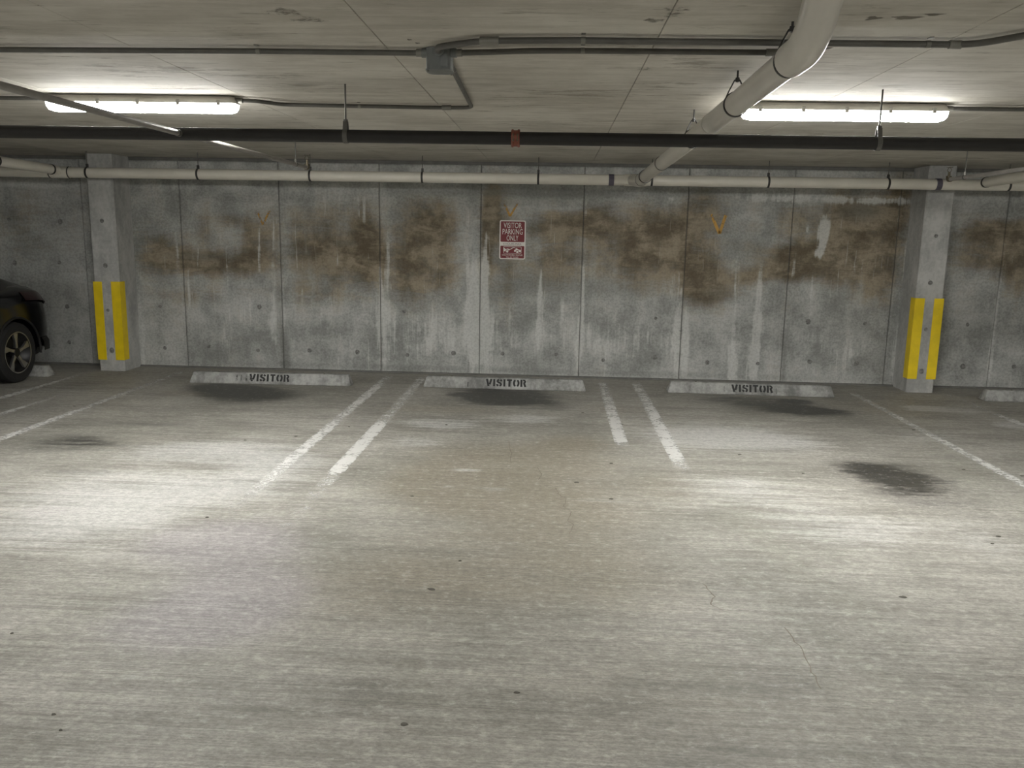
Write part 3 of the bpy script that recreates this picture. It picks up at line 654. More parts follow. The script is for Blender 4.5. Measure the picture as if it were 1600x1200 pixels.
# ================================================================== LAMPS
def rounded_rect(cx, cy, z, lx, ly, r, n=5):
    P = []
    for sx, sy, a0 in ((1, 1, 0), (-1, 1, 90), (-1, -1, 180), (1, -1, 270)):
        for k in range(n+1):
            a = math.radians(a0+90*k/n)
            P.append((cx+sx*(lx/2-r)+r*math.cos(a), cy+sy*(ly/2-r)+r*math.sin(a), z))
    return P
def lamp(cx, cy, label, detail=True):
    t = thing('tube_lamp', (cx, cy, H-0.105), label, 'ceiling lamp', 'long vapour-tight lamps on the ceiling')
    L, W = 1.25, 0.125
    mb = MB(); mb.loft([rounded_rect(cx, cy, H-0.004, L-0.05, W-0.03, 0.03), rounded_rect(cx, cy, H-0.020, L-0.03, W-0.02, 0.03), rounded_rect(cx, cy, H-0.040, L-0.005, W, 0.035), rounded_rect(cx, cy, H-0.048, L-0.005, W, 0.035)])
    obj('housing', mb, MT['housing'], t)
    mb = MB(); mb.loft([rounded_rect(cx, cy, H-0.048, L-0.012, W-0.006, 0.035), rounded_rect(cx, cy, H-0.072, L-0.016, W-0.012, 0.035),
                        rounded_rect(cx, cy, H-0.092, L-0.040, W-0.034, 0.03), rounded_rect(cx, cy, H-0.101, L-0.090, W-0.070, 0.02)])
    obj('lens', mb, MT['lens'], t)
    if detail:
        for s in (-1, 1):
            for u in (-0.52, -0.26, 0.0, 0.26, 0.52):
                mb = MB(); y = cy+s*(W/2+0.003)
                mb.box((cx+u-0.011, min(y-0.004, y+0.003), H-0.062), (cx+u+0.011, max(y-0.004, y+0.003), H-0.030))
                obj('latch', mb, MT['clip'], t, bevel=0.002, seg=1)
        for s in (-1, 1):
            mb = MB(); mb.tube([(cx+s*(L/2-0.03), cy, H-0.024), (cx+s*(L/2+0.028), cy, H-0.024)], 0.016, 12)
            obj('conduit_hub', mb, MT['fitting'], t)
    return t
lamp(-2.66, 5.43, 'lit tube lamp at left, crossed by a slanting grey pipe')
lamp(1.75, 5.43, 'lit tube lamp at right, next to the white drain pipe')
lamp(-8.9, 2.0, 'lit tube lamp out of view, beyond the parked car', False)
lamp(7.4, 4.2, 'lit tube lamp out of view, far to the right', False)
for x in (-7.07, -2.66, 1.75, 6.16):
    lamp(x, -1.40, 'lit tube lamp behind the viewer, over the driving lane', False)

# ================================================================== PIPES UNDER THE CEILING
def ring_band(mb, c, axis, r, w, t, seg=24):
    """flat strap of width w and thickness t round a pipe of radius r"""
    mb.revolve(c, axis, [(-w/2, r+0.0005), (-w/2, r+t), (w/2, r+t), (w/2, r+0.0005)], seg, close=True)
    return mb

# ---- black sprinkler main across the bay
MY, MZ, MR = 4.92, 2.262, 0.0365
main = thing('sprinkler_main', (0, MY, MZ-MR), 'long black steel sprinkler main with a rust-red coupling', 'pipe')
obj('pipe', MB().tube([(XL+0.02, MY, MZ), (-0.243, MY, MZ)], MR, 24), MT['steel_black'], main)
obj('pipe', MB().tube([(-0.237, MY, MZ), (XR-0.02, MY, MZ)], MR, 24), MT['steel_black'], main)
cp = MB(); cx = -0.24
cp.revolve((cx, MY, MZ), (1, 0, 0), [(-0.024, MR+0.001), (-0.024, MR+0.011), (-0.016, MR+0.015), (-0.010, MR+0.009), (0.010, MR+0.009), (0.016, MR+0.015), (0.024, MR+0.011), (0.024, MR+0.001)], 24)
cpo = tag(obj('coupling', cp, MT['red'], main), 'rust-red grooved coupling')
for s in (1, -1):
    pad = MB(); pad.box((cx-0.022, MY+s*(MR+0.006)-0.012, MZ-0.012), (cx+0.022, MY+s*(MR+0.006)+0.018*(s > 0)+0.012*(s < 0), MZ+0.012))
    obj('bolt_pad', pad, MT['red'], cpo, bevel=0.003)
    for q in (1, -1):
        bl = MB(); bl.tube([(cx+q*0.012, MY+s*(MR+0.014), MZ-0.020), (cx+q*0.012, MY+s*(MR+0.014), MZ+0.020)], 0.005, 8)
        obj('bolt', bl, MT['brass'], cpo)
def loop_hanger(parent, x, y, z, r, top):
    """strap loop round a pipe running in x, hung on a threaded rod"""
    mb = MB(); w = 0.026
    prof = []
    for k in range(25):
        a = math.radians(35+290*k/24)           # open at the top
        prof.append((y+(r+0.003)*math.sin(a), z+(r+0.003)*math.cos(a)))
    prof = [(y+0.010, z+r+0.045), (y+0.014, z+r+0.030)] + prof + [(y-0.014, z+r+0.030), (y-0.010, z+r+0.045)]
    inner = []; outer = []
    for i, (a, b) in enumerate(prof):
        p0 = Vector(prof[max(i-1, 0)]); p1 = Vector(prof[min(i+1, len(prof)-1)]); t = (p1-p0).normalized(); nrm = Vector((-t.y, t.x))
        inner.append((a-nrm.x*0.0014, b-nrm.y*0.0014)); outer.append((a+nrm.x*0.0014, b+nrm.y*0.0014))
    poly = inner+outer[::-1]
    rings = [[(x+dx, a, b) for a, b in poly] for dx in (-w/2, w/2)]
    n = len(inner); vs = rings[0]+rings[1]; N = len(poly); fs = []
    for i in range(n-1):
        fs += [(i, i+1, N-2-i, N-1-i), (N+i+1, N+i, N+N-1-i, N+N-2-i)]
    for i in range(N): j = (i+1) % N; fs.append((i, j, N+j, N+i))
    mb.add(vs, fs)
    h = obj('hanger', mb, MT['emt'], parent)
    rod = MB(); rod.tube([(x, y, z+r+0.030), (x, y, top-0.001)], 0.0052, 10)
    obj('rod', rod, MT['emt'], h)
    nut = MB(); nut.tube([(x, y, z+r+0.034), (x, y, z+r+0.056)], 0.013, 6)
    obj('nut', nut, MT['emt'], h)
    return h
for x in (-4.23, -1.22, 1.79, 4.80):
    loop_hanger(main, x, MY, MZ, MR, H)

# ---- sprinkler branch lines (run towards the wall, tee'd on the main)
def sprinkler_head(parent, x, y, z):
    h = obj('sprinkler_head', MB().tube([(x, y, z+0.012), (x, y, z+0.050)], [0.012, 0.009], 12), MT['brass'], parent)
    fr = MB()
    for s in (1, -1):
        fr.tube(fillet([(x+s*0.008, y, z+0.048), (x+s*0.020, y, z+0.064), (x+s*0.004, y, z+0.088)], 0.012, 4), 0.0028, 8)
    obj('frame_arms', fr, MT['brass'], h)
    obj('deflector', MB().revolve((x, y, z+0.088), (0, 0, 1), [(0, 0.026), (0.002, 0.027), (0.004, 0.010)], 16), MT['brass'], h)
    return h
def branch(x, segs, y_end, rod_y, label):
    r = 0.0165
    t = thing('sprinkler_branch', (x, y_end, MZ-r), label, 'pipe', 'grey sprinkler branch lines')
    for a, b in segs: obj('pipe', MB().tube([(x, a, MZ), (x, b, MZ)], r, 16), MT['steel_grey'], t)
    for a, b in segs:
        for e in (a, b):
            if abs(e-MY) < 0.2:
                s = 1 if e > MY else -1
                obj('outlet', MB().tube([(x, MY+s*(MR+0.0005), MZ), (x, MY+s*(MR+0.026), MZ)], 0.021, 16), MT['emt'], t)
    el = MB(); el.tube(fillet([(x, y_end-0.035, MZ), (x, y_end, MZ), (x, y_end, MZ+0.03)], 0.03, 6), 0.023, 16)
    obj('elbow', el, MT['brass'], t)
    sprinkler_head(t, x, y_end, MZ+0.015)
    hg = MB(); ring_band(hg, (x, rod_y, MZ), (0, 1, 0), r, 0.018, 0.003)
    h = obj('hanger', hg, MT['emt'], t)
    obj('rod', MB().tube([(x, rod_y, MZ+r+0.002), (x, rod_y, H-0.001)], 0.0045, 8), MT['emt'], h)
    obj('nut', MB().tube([(x, rod_y, MZ+r+0.004), (x, rod_y, MZ+r+0.026)], 0.011, 6), MT['fitting'], h)
    return t
branch(-2.185, [(1.0, MY-MR-0.002), (MY+MR+0.002, 7.38)], 7.41, 7.08, 'thin grey pipe slanting across the left lamp to an upright sprinkler head')
branch(3.435, [(MY+MR+0.002, 7.66)], 7.69, 7.40, 'thin grey sprinkler pipe at far right, in front of the right pillar')

# ---- white drain line along the back wall
WY, WR = 9.40, 0.0575
def wz(x): return 2.320+0.0016*x
wd = thing('wall_drain_pipe', (0, WY, 2.26), 'long cream drain pipe hung along the top of the back wall', 'pipe')
cuts = [XL+0.02, -5.66, -5.50, 0.596, 0.86, 4.09, 4.50, 4.64, XR-0.02]
for a, b in ((XL+0.02, -5.70), (-5.50, 0.60), (0.60, 4.09), (4.09, XR-0.02)):
    obj('pipe', MB().tube([(a, WY, wz(a)), (b, WY, wz(b))], WR, 28), MT['pvc_wall'], wd)
for x, m in ((0.596, 'band_purple'), (4.09, 'band_purple')):
    mb = MB(); mb.revolve((x, WY, wz(x)), (1, 0, 0), [(-0.028, WR+0.0005), (-0.028, WR+0.006), (0.028, WR+0.006), (0.028, WR+0.0005)], 28, close=True)
    obj('coupling', mb, MT[m], wd)
for x in (-6.55, -5.283, -4.01, -2.738, -1.483, -0.202, 1.035, 2.29, 3.563, 4.826, 6.1):
    mb = MB(); ring_band(mb, (x, WY, wz(x)), (1, 0, 0), WR, 0.022, 0.004, 28)
    h = obj('hanger', mb, MT['band'], wd)
    ear = MB()
    for s in (1, -1): ear.box((x-0.012, WY+s*0.006-0.002, wz(x)+WR+0.002), (x+0.012, WY+s*0.006+0.002, wz(x)+WR+0.040))
    obj('ear', ear, MT['band'], h)
    obj('rod', MB().tube([(x, WY, wz(x)+WR+0.012), (x, WY, H-0.001)], 0.0045, 8), MT['emt'], h)
# tee where the left branch drops in
mb = MB(); mb.tube([(-5.71, WY, wz(-5.6)), (-5.49, WY, wz(-5.6))], WR+0.007, 28)
tee = obj('tee', mb, MT['pvc_wall'], wd)
for x in (-5.71, -5.49):
    mb = MB(); ring_band(mb, (x, WY, wz(x)), (1, 0, 0), WR+0.006, 0.012, 0.003, 28); obj('rim', mb, MT['band'], tee)

def side_drain(x, y0, z0, y1, z1, label, clamp_y):
    t = thing('branch_drain_pipe', (x, y1, z1-WR), label, 'pipe', 'short drain branches joining the wall drain')
    obj('pipe', MB().tube([(x, y0, z0), (x, y1, z1)], WR-0.006, 26), MT['pvc_wall'], t)
    d = Vector((0, y0-y1, z0-z1)).normalized()
    for yy in clamp_y:
        u = (yy-y1)/(y0-y1); c0 = Vector((x, yy, z1+(z0-z1)*u))
        mb = MB(); ring_band(mb, c0, d, WR-0.006, 0.022, 0.006, 26); h = obj('band', mb, MT['band'], t)
    yy = clamp_y[-1]; u = (yy-y1)/(y0-y1)
    obj('rod', MB().tube([(x, yy, z1+(z0-z1)*u+WR-0.003), (x, yy, H-0.001)], 0.0045, 8), MT['emt'], t)
    return t
side_drain(-5.60, 3.0, 2.42, WY-WR-0.012, 2.330, 'cream drain branch coming towards the viewer at upper left', (9.22, 8.30, 6.4))
side_drain(4.55, 3.0, 2.45, WY-WR-0.004, 2.350, 'cream drain branch coming towards the viewer at upper right', (9.30, 7.9, 6.2))

# ---- big white drain running back to the wall line, with an elbow up through the ceiling
DX = 0.89
def dz(y): return 2.406-0.0172*(y-3.35)
DR = 0.0572
dr = thing('white_drain_pipe', (DX, 6.0, 2.25), 'thick white drain pipe running from the ceiling elbow back to the wall', 'pipe')
obj('pipe', MB().tube([(DX, 3.34, dz(3.34)), (DX, 8.72, dz(8.72))], DR, 32), MT['pvc'], dr)
ax = Vector((0, 1, -0.0172)).normalized()
# elbow: 45 degrees, hubs at both ends
ep = fillet([(DX, 3.42, dz(3.42)), (DX, 3.19, dz(3.19)), (DX, 3.01, 2.60)], 0.16, 12)
obj('elbow', MB().tube(ep, DR+0.009, 32), MT['pvc'], dr)
# wye and street elbow into the wall line
obj('wye', MB().tube(fillet([(DX, 8.66, dz(8.66)), (DX, 9.22, dz(9.22)), (DX-0.06, 9.36, wz(0.9))], 0.12, 8), DR+0.008, 32), MT['pvc'], dr)
for y in (8.66, 9.04):
    mb = MB(); ring_band(mb, (DX, y, dz(y)), ax, DR+0.004, 0.012, 0.006, 32); obj('hub_rim', mb, MT['band'], dr)
mb = MB(); mb.tube([(0.74, WY, wz(0.8)), (0.98, WY, wz(0.8))], WR+0.006, 28); obj('wall_hub', mb, MT['pvc_wall'], dr)
mb = MB(); ring_band(mb, (DX, 7.35, dz(7.35)), ax, DR, 0.010, 0.004, 32); obj('joint_ring', mb, MT['band'], dr)
mb = MB(); ring_band(mb, (DX, 5.10, dz(5.10)), ax, DR, 0.060, 0.003, 32); obj('coupling', mb, MT['pvc'], dr)
def clevis(y):
    zc = dz(y); mb = MB(); ring_band(mb, (DX, y, zc), ax, DR, 0.016, 0.006, 32)
    h = obj('hanger', mb, MT['band'], dr)
    v = MB(); top = zc+DR+0.060
    for s in (1, -1): v.tube(fillet([(DX+s*0.058, y, zc+0.010), (DX+s*0.044, y, zc+DR-0.006), (DX+s*0.012, y, top), (DX, y, top)], 0.02, 4), 0.0038, 8)
    obj('yoke', v, MT['band'], h)
    obj('rod', MB().tube([(DX, y, top-0.012), (DX, y, H-0.001)], 0.005, 8), MT['band'], h)
    obj('nut', MB().tube([(DX, y, top-0.010), (DX, y, top+0.010)], 0.011, 6), MT['band'], h)
for y in (3.445, 4.42, 5.75): clevis(y)

# ---- electrical conduit on the ceiling
CR = 0.0125; CZ = H-CR-0.010
def strap(parent, x, y, along='x', r=CR):
    mb = MB(); a = (1, 0, 0) if along == 'x' else (0, 1, 0)
    ring_band(mb, (x, y, CZ), a, r, 0.018, 0.0015, 16)
    s = obj('strap', mb, MT['fitting'], parent)
    ear = MB()
    if along == 'x': ear.box((x-0.009, y-r-0.022, H-0.0035), (x+0.009, y-r+0.004, H-0.001))
    else: ear.box((x-r-0.022, y-0.009, H-0.0035), (x-r+0.004, y+0.009, H-0.001))
    obj('strap_ear', ear, MT['fitting'], s)
def conduit(pts, label, straps=(), couplings=(), r=CR, bend=0.12):
    c0 = Vector(pts[0])
    t = thing('conduit', (c0.x, c0.y, CZ-r), label, 'conduit', 'conduit runs on the ceiling')
    obj('pipe', MB().tube(fillet(pts, bend, 8), r, 14), MT['emt'], t)
    for x, y, al in straps: strap(t, x, y, al, r)
    for a, b in couplings: obj('coupling', MB().tube([a, b], r+0.004, 14), MT['fitting'], t)
    return t
BX, BY = -0.548, 3.985
conduit([(-8.0, 4.03, CZ), (-1.40, 3.955, CZ), (BX-0.085, 3.965, CZ)], 'grey conduit running left from the junction box', [(-1.38, 3.955, 'x'), (-3.1, 3.974, 'x')], [((BX-0.105, 3.965, CZ), (BX-0.062, 3.965, CZ))])
conduit([(BX+0.085, 3.955, CZ), (-0.10, 3.895, CZ), (0.2, 3.89, CZ), (1.05, 3.895, CZ), (1.25, 3.9, CZ+0.05)], 'lower of the two conduits running right from the junction box', [(0.10, 3.89, 'x')], [((BX+0.062, 3.958, CZ), (BX+0.105, 3.952, CZ)), ((0.90, 3.894, CZ), (0.98, 3.894, CZ))], bend=0.1)
conduit([(BX+0.005, 3.915, CZ-0.004), (BX+0.005, 3.84, CZ), (BX+0.20, 3.715, CZ), (0.0, 3.690, CZ), (1.70, 3.715, CZ), (1.83, 3.52, CZ), (2.05, 3.30, CZ), (4.5, 3.26, CZ)], 'upper of the two conduits running right, swerving at the far right', [(0.095, 3.688, 'x'), (1.515, 3.711, 'x')], [((1.60, 3.713, CZ), (1.65, 3.714, CZ)), ((-0.34, 3.716, CZ), (-0.26, 3.708, CZ))], r=0.0135, bend=0.10)
conduit([(BX+0.030, BY+0.060, CZ), (-0.535, 4.45, CZ), (-0.562, 5.62, CZ), (-0.80, 5.645, CZ), (-1.80, 5.59, CZ), (-1.92, 5.45, CZ), (-2.004, 5.432, H-0.024)], 'conduit looping from the junction box to the left lamp', [(-0.53, 4.36, 'y'), (-1.30, 5.617, 'x')], [((-0.70, 5.634, CZ), (-0.76, 5.641, CZ))], bend=0.07)
conduit([(-3.31, 5.43, H-0.024), (-6.40, 5.43, H-0.024)], 'bright conduit leaving the left end of the left lamp', [])
conduit([(2.40, 5.43, H-0.024), (5.50, 5.43, H-0.024)], 'bright conduit leaving the right end of the right lamp', [])

jb = thing('junction_box', (BX, BY, H-0.105), 'grey cast junction box where the conduits meet on the ceiling', 'junction box')
mb = MB(); rr = [rounded_rect(BX, BY, z, 0.118, 0.112, 0.030) for z in (H-0.002, H-0.092)]
mb.loft(rr); obj('body', mb, MT['box'], jb)
mb = MB(); mb.loft([rounded_rect(BX, BY, H-0.0925, 0.124, 0.118, 0.033), rounded_rect(BX, BY, H-0.099, 0.124, 0.118, 0.033), rounded_rect(BX, BY, H-0.104, 0.100, 0.094, 0.026)])
cv = obj('cover', mb, MT['box'], jb)
for s in (1, -1):
    obj('screw', MB().tube([(BX+s*0.048, BY+s*0.044, H-0.100), (BX+s*0.048, BY+s*0.044, H-0.1065)], 0.005, 8), MT['fitting'], cv)
for a, b in (((BX-0.055, 3.967, CZ), (BX-0.080, 3.967, CZ)), ((BX+0.055, 3.957, CZ), (BX+0.080, 3.957, CZ)), ((BX+0.005, BY-0.052, CZ-0.002), (BX+0.005, BY-0.082, CZ-0.002)), ((BX+0.03, BY+0.050, CZ), (BX+0.03, BY+0.075, CZ))):
    obj('hub', MB().tube([a, b], 0.021, 16), MT['box'], jb)
obj('side_rib', MB().box((BX+0.012, BY-0.066, H-0.088), (BX+0.042, BY-0.054, H-0.012)), MT['box'], jb, bevel=0.004)

# ================================================================== WHEEL STOPS
SH = 0.122
def stencil_word(word, height):
    """stencil letters as strokes with bridges; returns list of 2d quads and total width"""
    w = 0.225
    def arc(cx, cy, rx, ry, a0, a1, n=10): return [(cx+rx*math.cos(math.radians(a0+(a1-a0)*k/n)), cy+ry*math.sin(math.radians(a0+(a1-a0)*k/n))) for k in range(n+1)]
    G = {
     'V': (0.66, [[(0.10, 1.0), (0.30, 0.0)], [(0.60, 1.0), (0.42, 0.24)]]),
     'I': (0.26, [[(0.13, 1.0), (0.13, 0.0)]]),
     'S': (0.62, [[(0.56, 0.70), (0.53, 0.84), (0.42, 0.92)], [(0.30, 0.91), (0.14, 0.85), (0.10, 0.70), (0.20, 0.57), (0.42, 0.45), (0.52, 0.30), (0.46, 0.14), (0.34, 0.09)], [(0.06, 0.31), (0.10, 0.16), (0.22, 0.08)]]),
     'T': (0.60, [[(0.02, 0.90), (0.58, 0.90)], [(0.30, 0.84), (0.30, 0.0)]]),
     'O': (0.66, [arc(0.27, 0.5, 0.19, 0.41, 100, 260), arc(0.39, 0.5, 0.19, 0.41, 80, -80)]),
     'R': (0.66, [[(0.11, 1.0), (0.11, 0.0)], [(0.28, 0.91), (0.44, 0.89), (0.53, 0.76), (0.48, 0.60), (0.33, 0.53)], [(0.40, 0.52), (0.56, 0.0)]]),
    }
    quads = []; x = 0.0
    for ch in word:
        wd_, strokes = G[ch]
        for st in strokes:
            for q in ribbon2d(st, w): quads.append([(x+p.x, p.y) for p in q])
        x += wd_+0.13
    W = x-0.13
    return [[((a-W/2)*height, b*height) for a, b in q] for q in quads], W*height
def wheel_stop(xc, y, rot, label, text_x=None, L=1.83, residue=()):
    """y: front foot of the stop; text_x: offset of the word from the middle"""
    t = thing('wheel_stop', (xc, y+0.075, 0), label, 'wheel stop', 'concrete wheel stops along the wall')
    h = L/2; mb = MB()
    def ring(z, hx, y0, y1): return [(xc-hx, y+y0, z), (xc+hx, y+y0, z), (xc+hx, y+y1, z), (xc-hx, y+y1, z)]
    mb.loft([ring(0.0, h, 0.0, 0.152), ring(0.016, h, 0.001, 0.151), ring(SH, h-0.035, 0.040, 0.112)])
    obj('body', mb, MT['stop'], t, bevel=0.008)
    for s in (-0.6, 0.6):
        obj('pin', MB().tube([(xc+s, y+0.076, SH-0.004), (xc+s, y+0.076, SH+0.004)], 0.011, 10), MT['brass'], t)
    n = Vector((0, 0.039, SH-0.016)); n.normalize()      # up along the sloping front face
    out = Vector((0, -n.z, n.y))
    def place(u, v): return Vector((xc+u, y+0.001, 0.016)) + n*v + out*0.0012
    if text_x is not None:
        mb = MB(); q, W = stencil_word('VISITOR', 0.082)
        k = 0.455/W
        for quad in q: mb.add([place(text_x+a*k, 0.018+b) for a, b in quad], [(0, 1, 2, 3)])
        tag(obj('stencil_lettering', mb, MT['stencil'], t, smooth=False), 'black stencilled word VISITOR')
    for u, v, w_, hh in residue:
        mb = MB(); mb.add([place(u-w_/2, v), place(u+w_/2, v), place(u+w_/2, v+hh), place(u-w_/2, v+hh)], [(0, 1, 2, 3)])
        o = obj('paint_residue', mb, MT['residue'], t, smooth=False); set_mask(o.data, np.array([(0.5, 0, 0, 1)]*4))
    t.rotation_euler.z = rot
    return t
wheel_stop(-3.165, 9.075, math.radians(1.6), 'wheel stop lettered VISITOR, nearest the left pillar and the car', -0.01,
           residue=((-0.38, 0.02, 0.02, 0.07), (-0.33, 0.015, 0.015, 0.07), (-0.27, 0.02, 0.022, 0.08), (-0.22, 0.03, 0.03, 0.05)))
wheel_stop(-0.525, 9.165, 0.0, 'wheel stop lettered VISITOR, directly below the red sign', 0.02, residue=((-0.41, 0.0, 0.012, 0.06), (0.075, -0.002, 0.010, 0.09)))
wheel_stop(2.225, 9.225, math.radians(-1.0), 'wheel stop lettered VISITOR, nearest the right-hand pillar', 0.016, residue=((0.28, 0.01, 0.012, 0.06), (-0.29, 0.01, 0.008, 0.07)))
wheel_stop(4.775+0.915, 9.240, 0.0, 'plain wheel stop cut off by the right edge, beyond the right pillar')
wheel_stop(-5.79-0.915, 9.160, 0.0, 'plain wheel stop under the black car')

# ================================================================== SIGN
def text_geo(s, width, height):
    """filled letters fitted to width x height, centred on 0,0"""
    cu = bpy.data.curves.new('text', 'FONT'); cu.body = s; cu.align_x = 'CENTER'; cu.resolution_u = 3
    o = bpy.data.objects.new('text', cu); COL.objects.link(o)
    bpy.context.view_layer.update()
    m = bpy.data.meshes.new_from_object(o.evaluated_get(bpy.context.evaluated_depsgraph_get()))
    v = np.array([tuple(p.co) for p in m.vertices]); f = [tuple(p.vertices) for p in m.polygons]
    bpy.data.objects.remove(o); bpy.data.curves.remove(cu); bpy.data.meshes.remove(m)
    lo, hi = v.min(0), v.max(0); c = (lo+hi)/2
    return [((a[0]-c[0])*width/(hi[0]-lo[0]), (a[1]-c[1])*height/(hi[1]-lo[1])) for a in v], f
SX0, SX1, SZ0, SZ1 = -0.663, -0.351, 1.420, 1.878
SX, SW, SHh = (SX0+SX1)/2, SX1-SX0, SZ1-SZ0
sg = thing('parking_sign', (SX, D-0.006, SZ0), 'red and white VISITOR PARKING ONLY sign on the back wall', 'sign')
def rr_xz(x0, x1, z0, z1, r, y, n=5):
    return [(a, y, b) for a, b, _ in rounded_rect((x0+x1)/2, (z0+z1)/2, 0, x1-x0, z1-z0, r, n)]
YS = D-0.0065
obj('plate', MB().prism(rr_xz(SX0, SX1, SZ0, SZ1, 0.020, YS), (0, -0.0025, 0)), MT['sign_white'], sg, smooth=False)
yf = YS-0.0026
def sheet(name, poly, mat, parent, y, label=None):
    o = obj(name, MB().prism([(a, y, b) for a, _, b in poly], (0, -0.0004, 0)), mat, parent, smooth=False)
    if label: o['label'] = label
    return o
zz = lambda t: SZ1-SHh*t         # t measured from the top
sheet('red_field', rr_xz(SX0+0.013, SX1-0.013, zz(0.553), SZ1-0.013, 0.010, 0), MT['sign_red'], sg, yf, 'upper maroon field')
sheet('red_field', rr_xz(SX0+0.013, SX1-0.013, SZ0+0.013, zz(0.655), 0.010, 0), MT['sign_red'], sg, yf, 'lower maroon field')
def letters(s, cx, cz, w, h, mat, y, label=None):
    v, f = text_geo(s, w, h); mb = MB(); mb.add([(cx+a, y, cz+b) for a, b in v], f)
    o = obj('lettering', mb, mat, sg, smooth=False); o['label'] = label or ('printed words '+s)
ytx = yf-0.0010
letters('VISITOR', SX, zz(0.128), 0.215, 0.064, MT['sign_white'], ytx)
letters('PARKING', SX, zz(0.290), 0.240, 0.064, MT['sign_white'], ytx)
letters('ONLY', SX, zz(0.452), 0.140, 0.064, MT['sign_white'], ytx)
letters('4 HOURS MAX.', SX, zz(0.604), 0.220, 0.026, MT['sign_dark'], yf-0.0006)
letters('UNAUTHORIZED VEHICLES', SX, zz(0.890), 0.245, 0.018, MT['sign_white'], ytx)
letters('WILL BE TOWED', SX, zz(0.946), 0.150, 0.018, MT['sign_white'], ytx)
# tow pictogram: rounded frame, tow truck lifting a car
fx0, fx1, fz0, fz1 = SX-0.108, SX+0.108, zz(0.850), zz(0.675)
fr = MB(); A = rr_xz(fx0, fx1, fz0, fz1, 0.008, ytx); Bq = rr_xz(fx0+0.004, fx1-0.004, fz0+0.004, fz1-0.004, 0.006, ytx)
n_ = len(A); fr.add(A+Bq, [(i, (i+1) % n_, n_+(i+1) % n_, n_+i) for i in range(n_)])
pic = obj('tow_pictogram', fr, MT['sign_white'], sg, smooth=False); pic['label'] = 'white tow pictogram: truck and towed car in a frame'
def pp(poly, name, y=ytx):
    h = fz1-fz0
    obj(name, MB().add([(fx0+(fx1-fx0)*a, y, fz0+h*b) for a, b in poly], [tuple(range(len(poly)))]), MT['sign_white'], pic, smooth=False)
def disc(cx_, cz_, r, name, mat='sign_white', dy=0.0004):
    obj(name, MB().add([(fx0+(fx1-fx0)*cx_+r*math.cos(2*math.pi*k/14), ytx-dy, fz0+(fz1-fz0)*cz_+r*math.sin(2*math.pi*k/14)) for k in range(14)], [tuple(range(14))]), MT[mat], pic, smooth=False)
pp([(0.03, 0.30), (0.18, 0.30), (0.30, 0.34), (0.34, 0.52), (0.40, 0.58), (0.36, 0.66), (0.20, 0.72), (0.16, 0.60), (0.03, 0.84)], 'car_shape')
disc(0.22, 0.32, 0.020, 'wheel_gap', 'sign_red', 0.0002); disc(0.22, 0.30, 0.014, 'car_wheel')
pp([(0.60, 0.26), (0.97, 0.20), (0.98, 0.52), (0.86, 0.58), (0.76, 0.76), (0.69, 0.78), (0.67, 0.56), (0.60, 0.52)], 'truck_shape')
disc(0.78, 0.26, 0.020, 'wheel_gap', 'sign_red', 0.0002); disc(0.78, 0.24, 0.014, 'truck_wheel')
pp([(0.36, 0.62), (0.56, 0.92), (0.66, 0.88), (0.65, 0.82), (0.57, 0.84), (0.40, 0.58)], 'boom')
for sx_ in (SX0+0.024, SX1-0.024):
    for sz_ in (SZ1-0.026, SZ0+0.030):
        obj('screw', MB().revolve((sx_, yf-0.0004, sz_), (0, -1, 0), [(0, 0.005), (0.0015, 0.0045), (0.002, 0.002)], 10), MT['sign_dark'], sg)

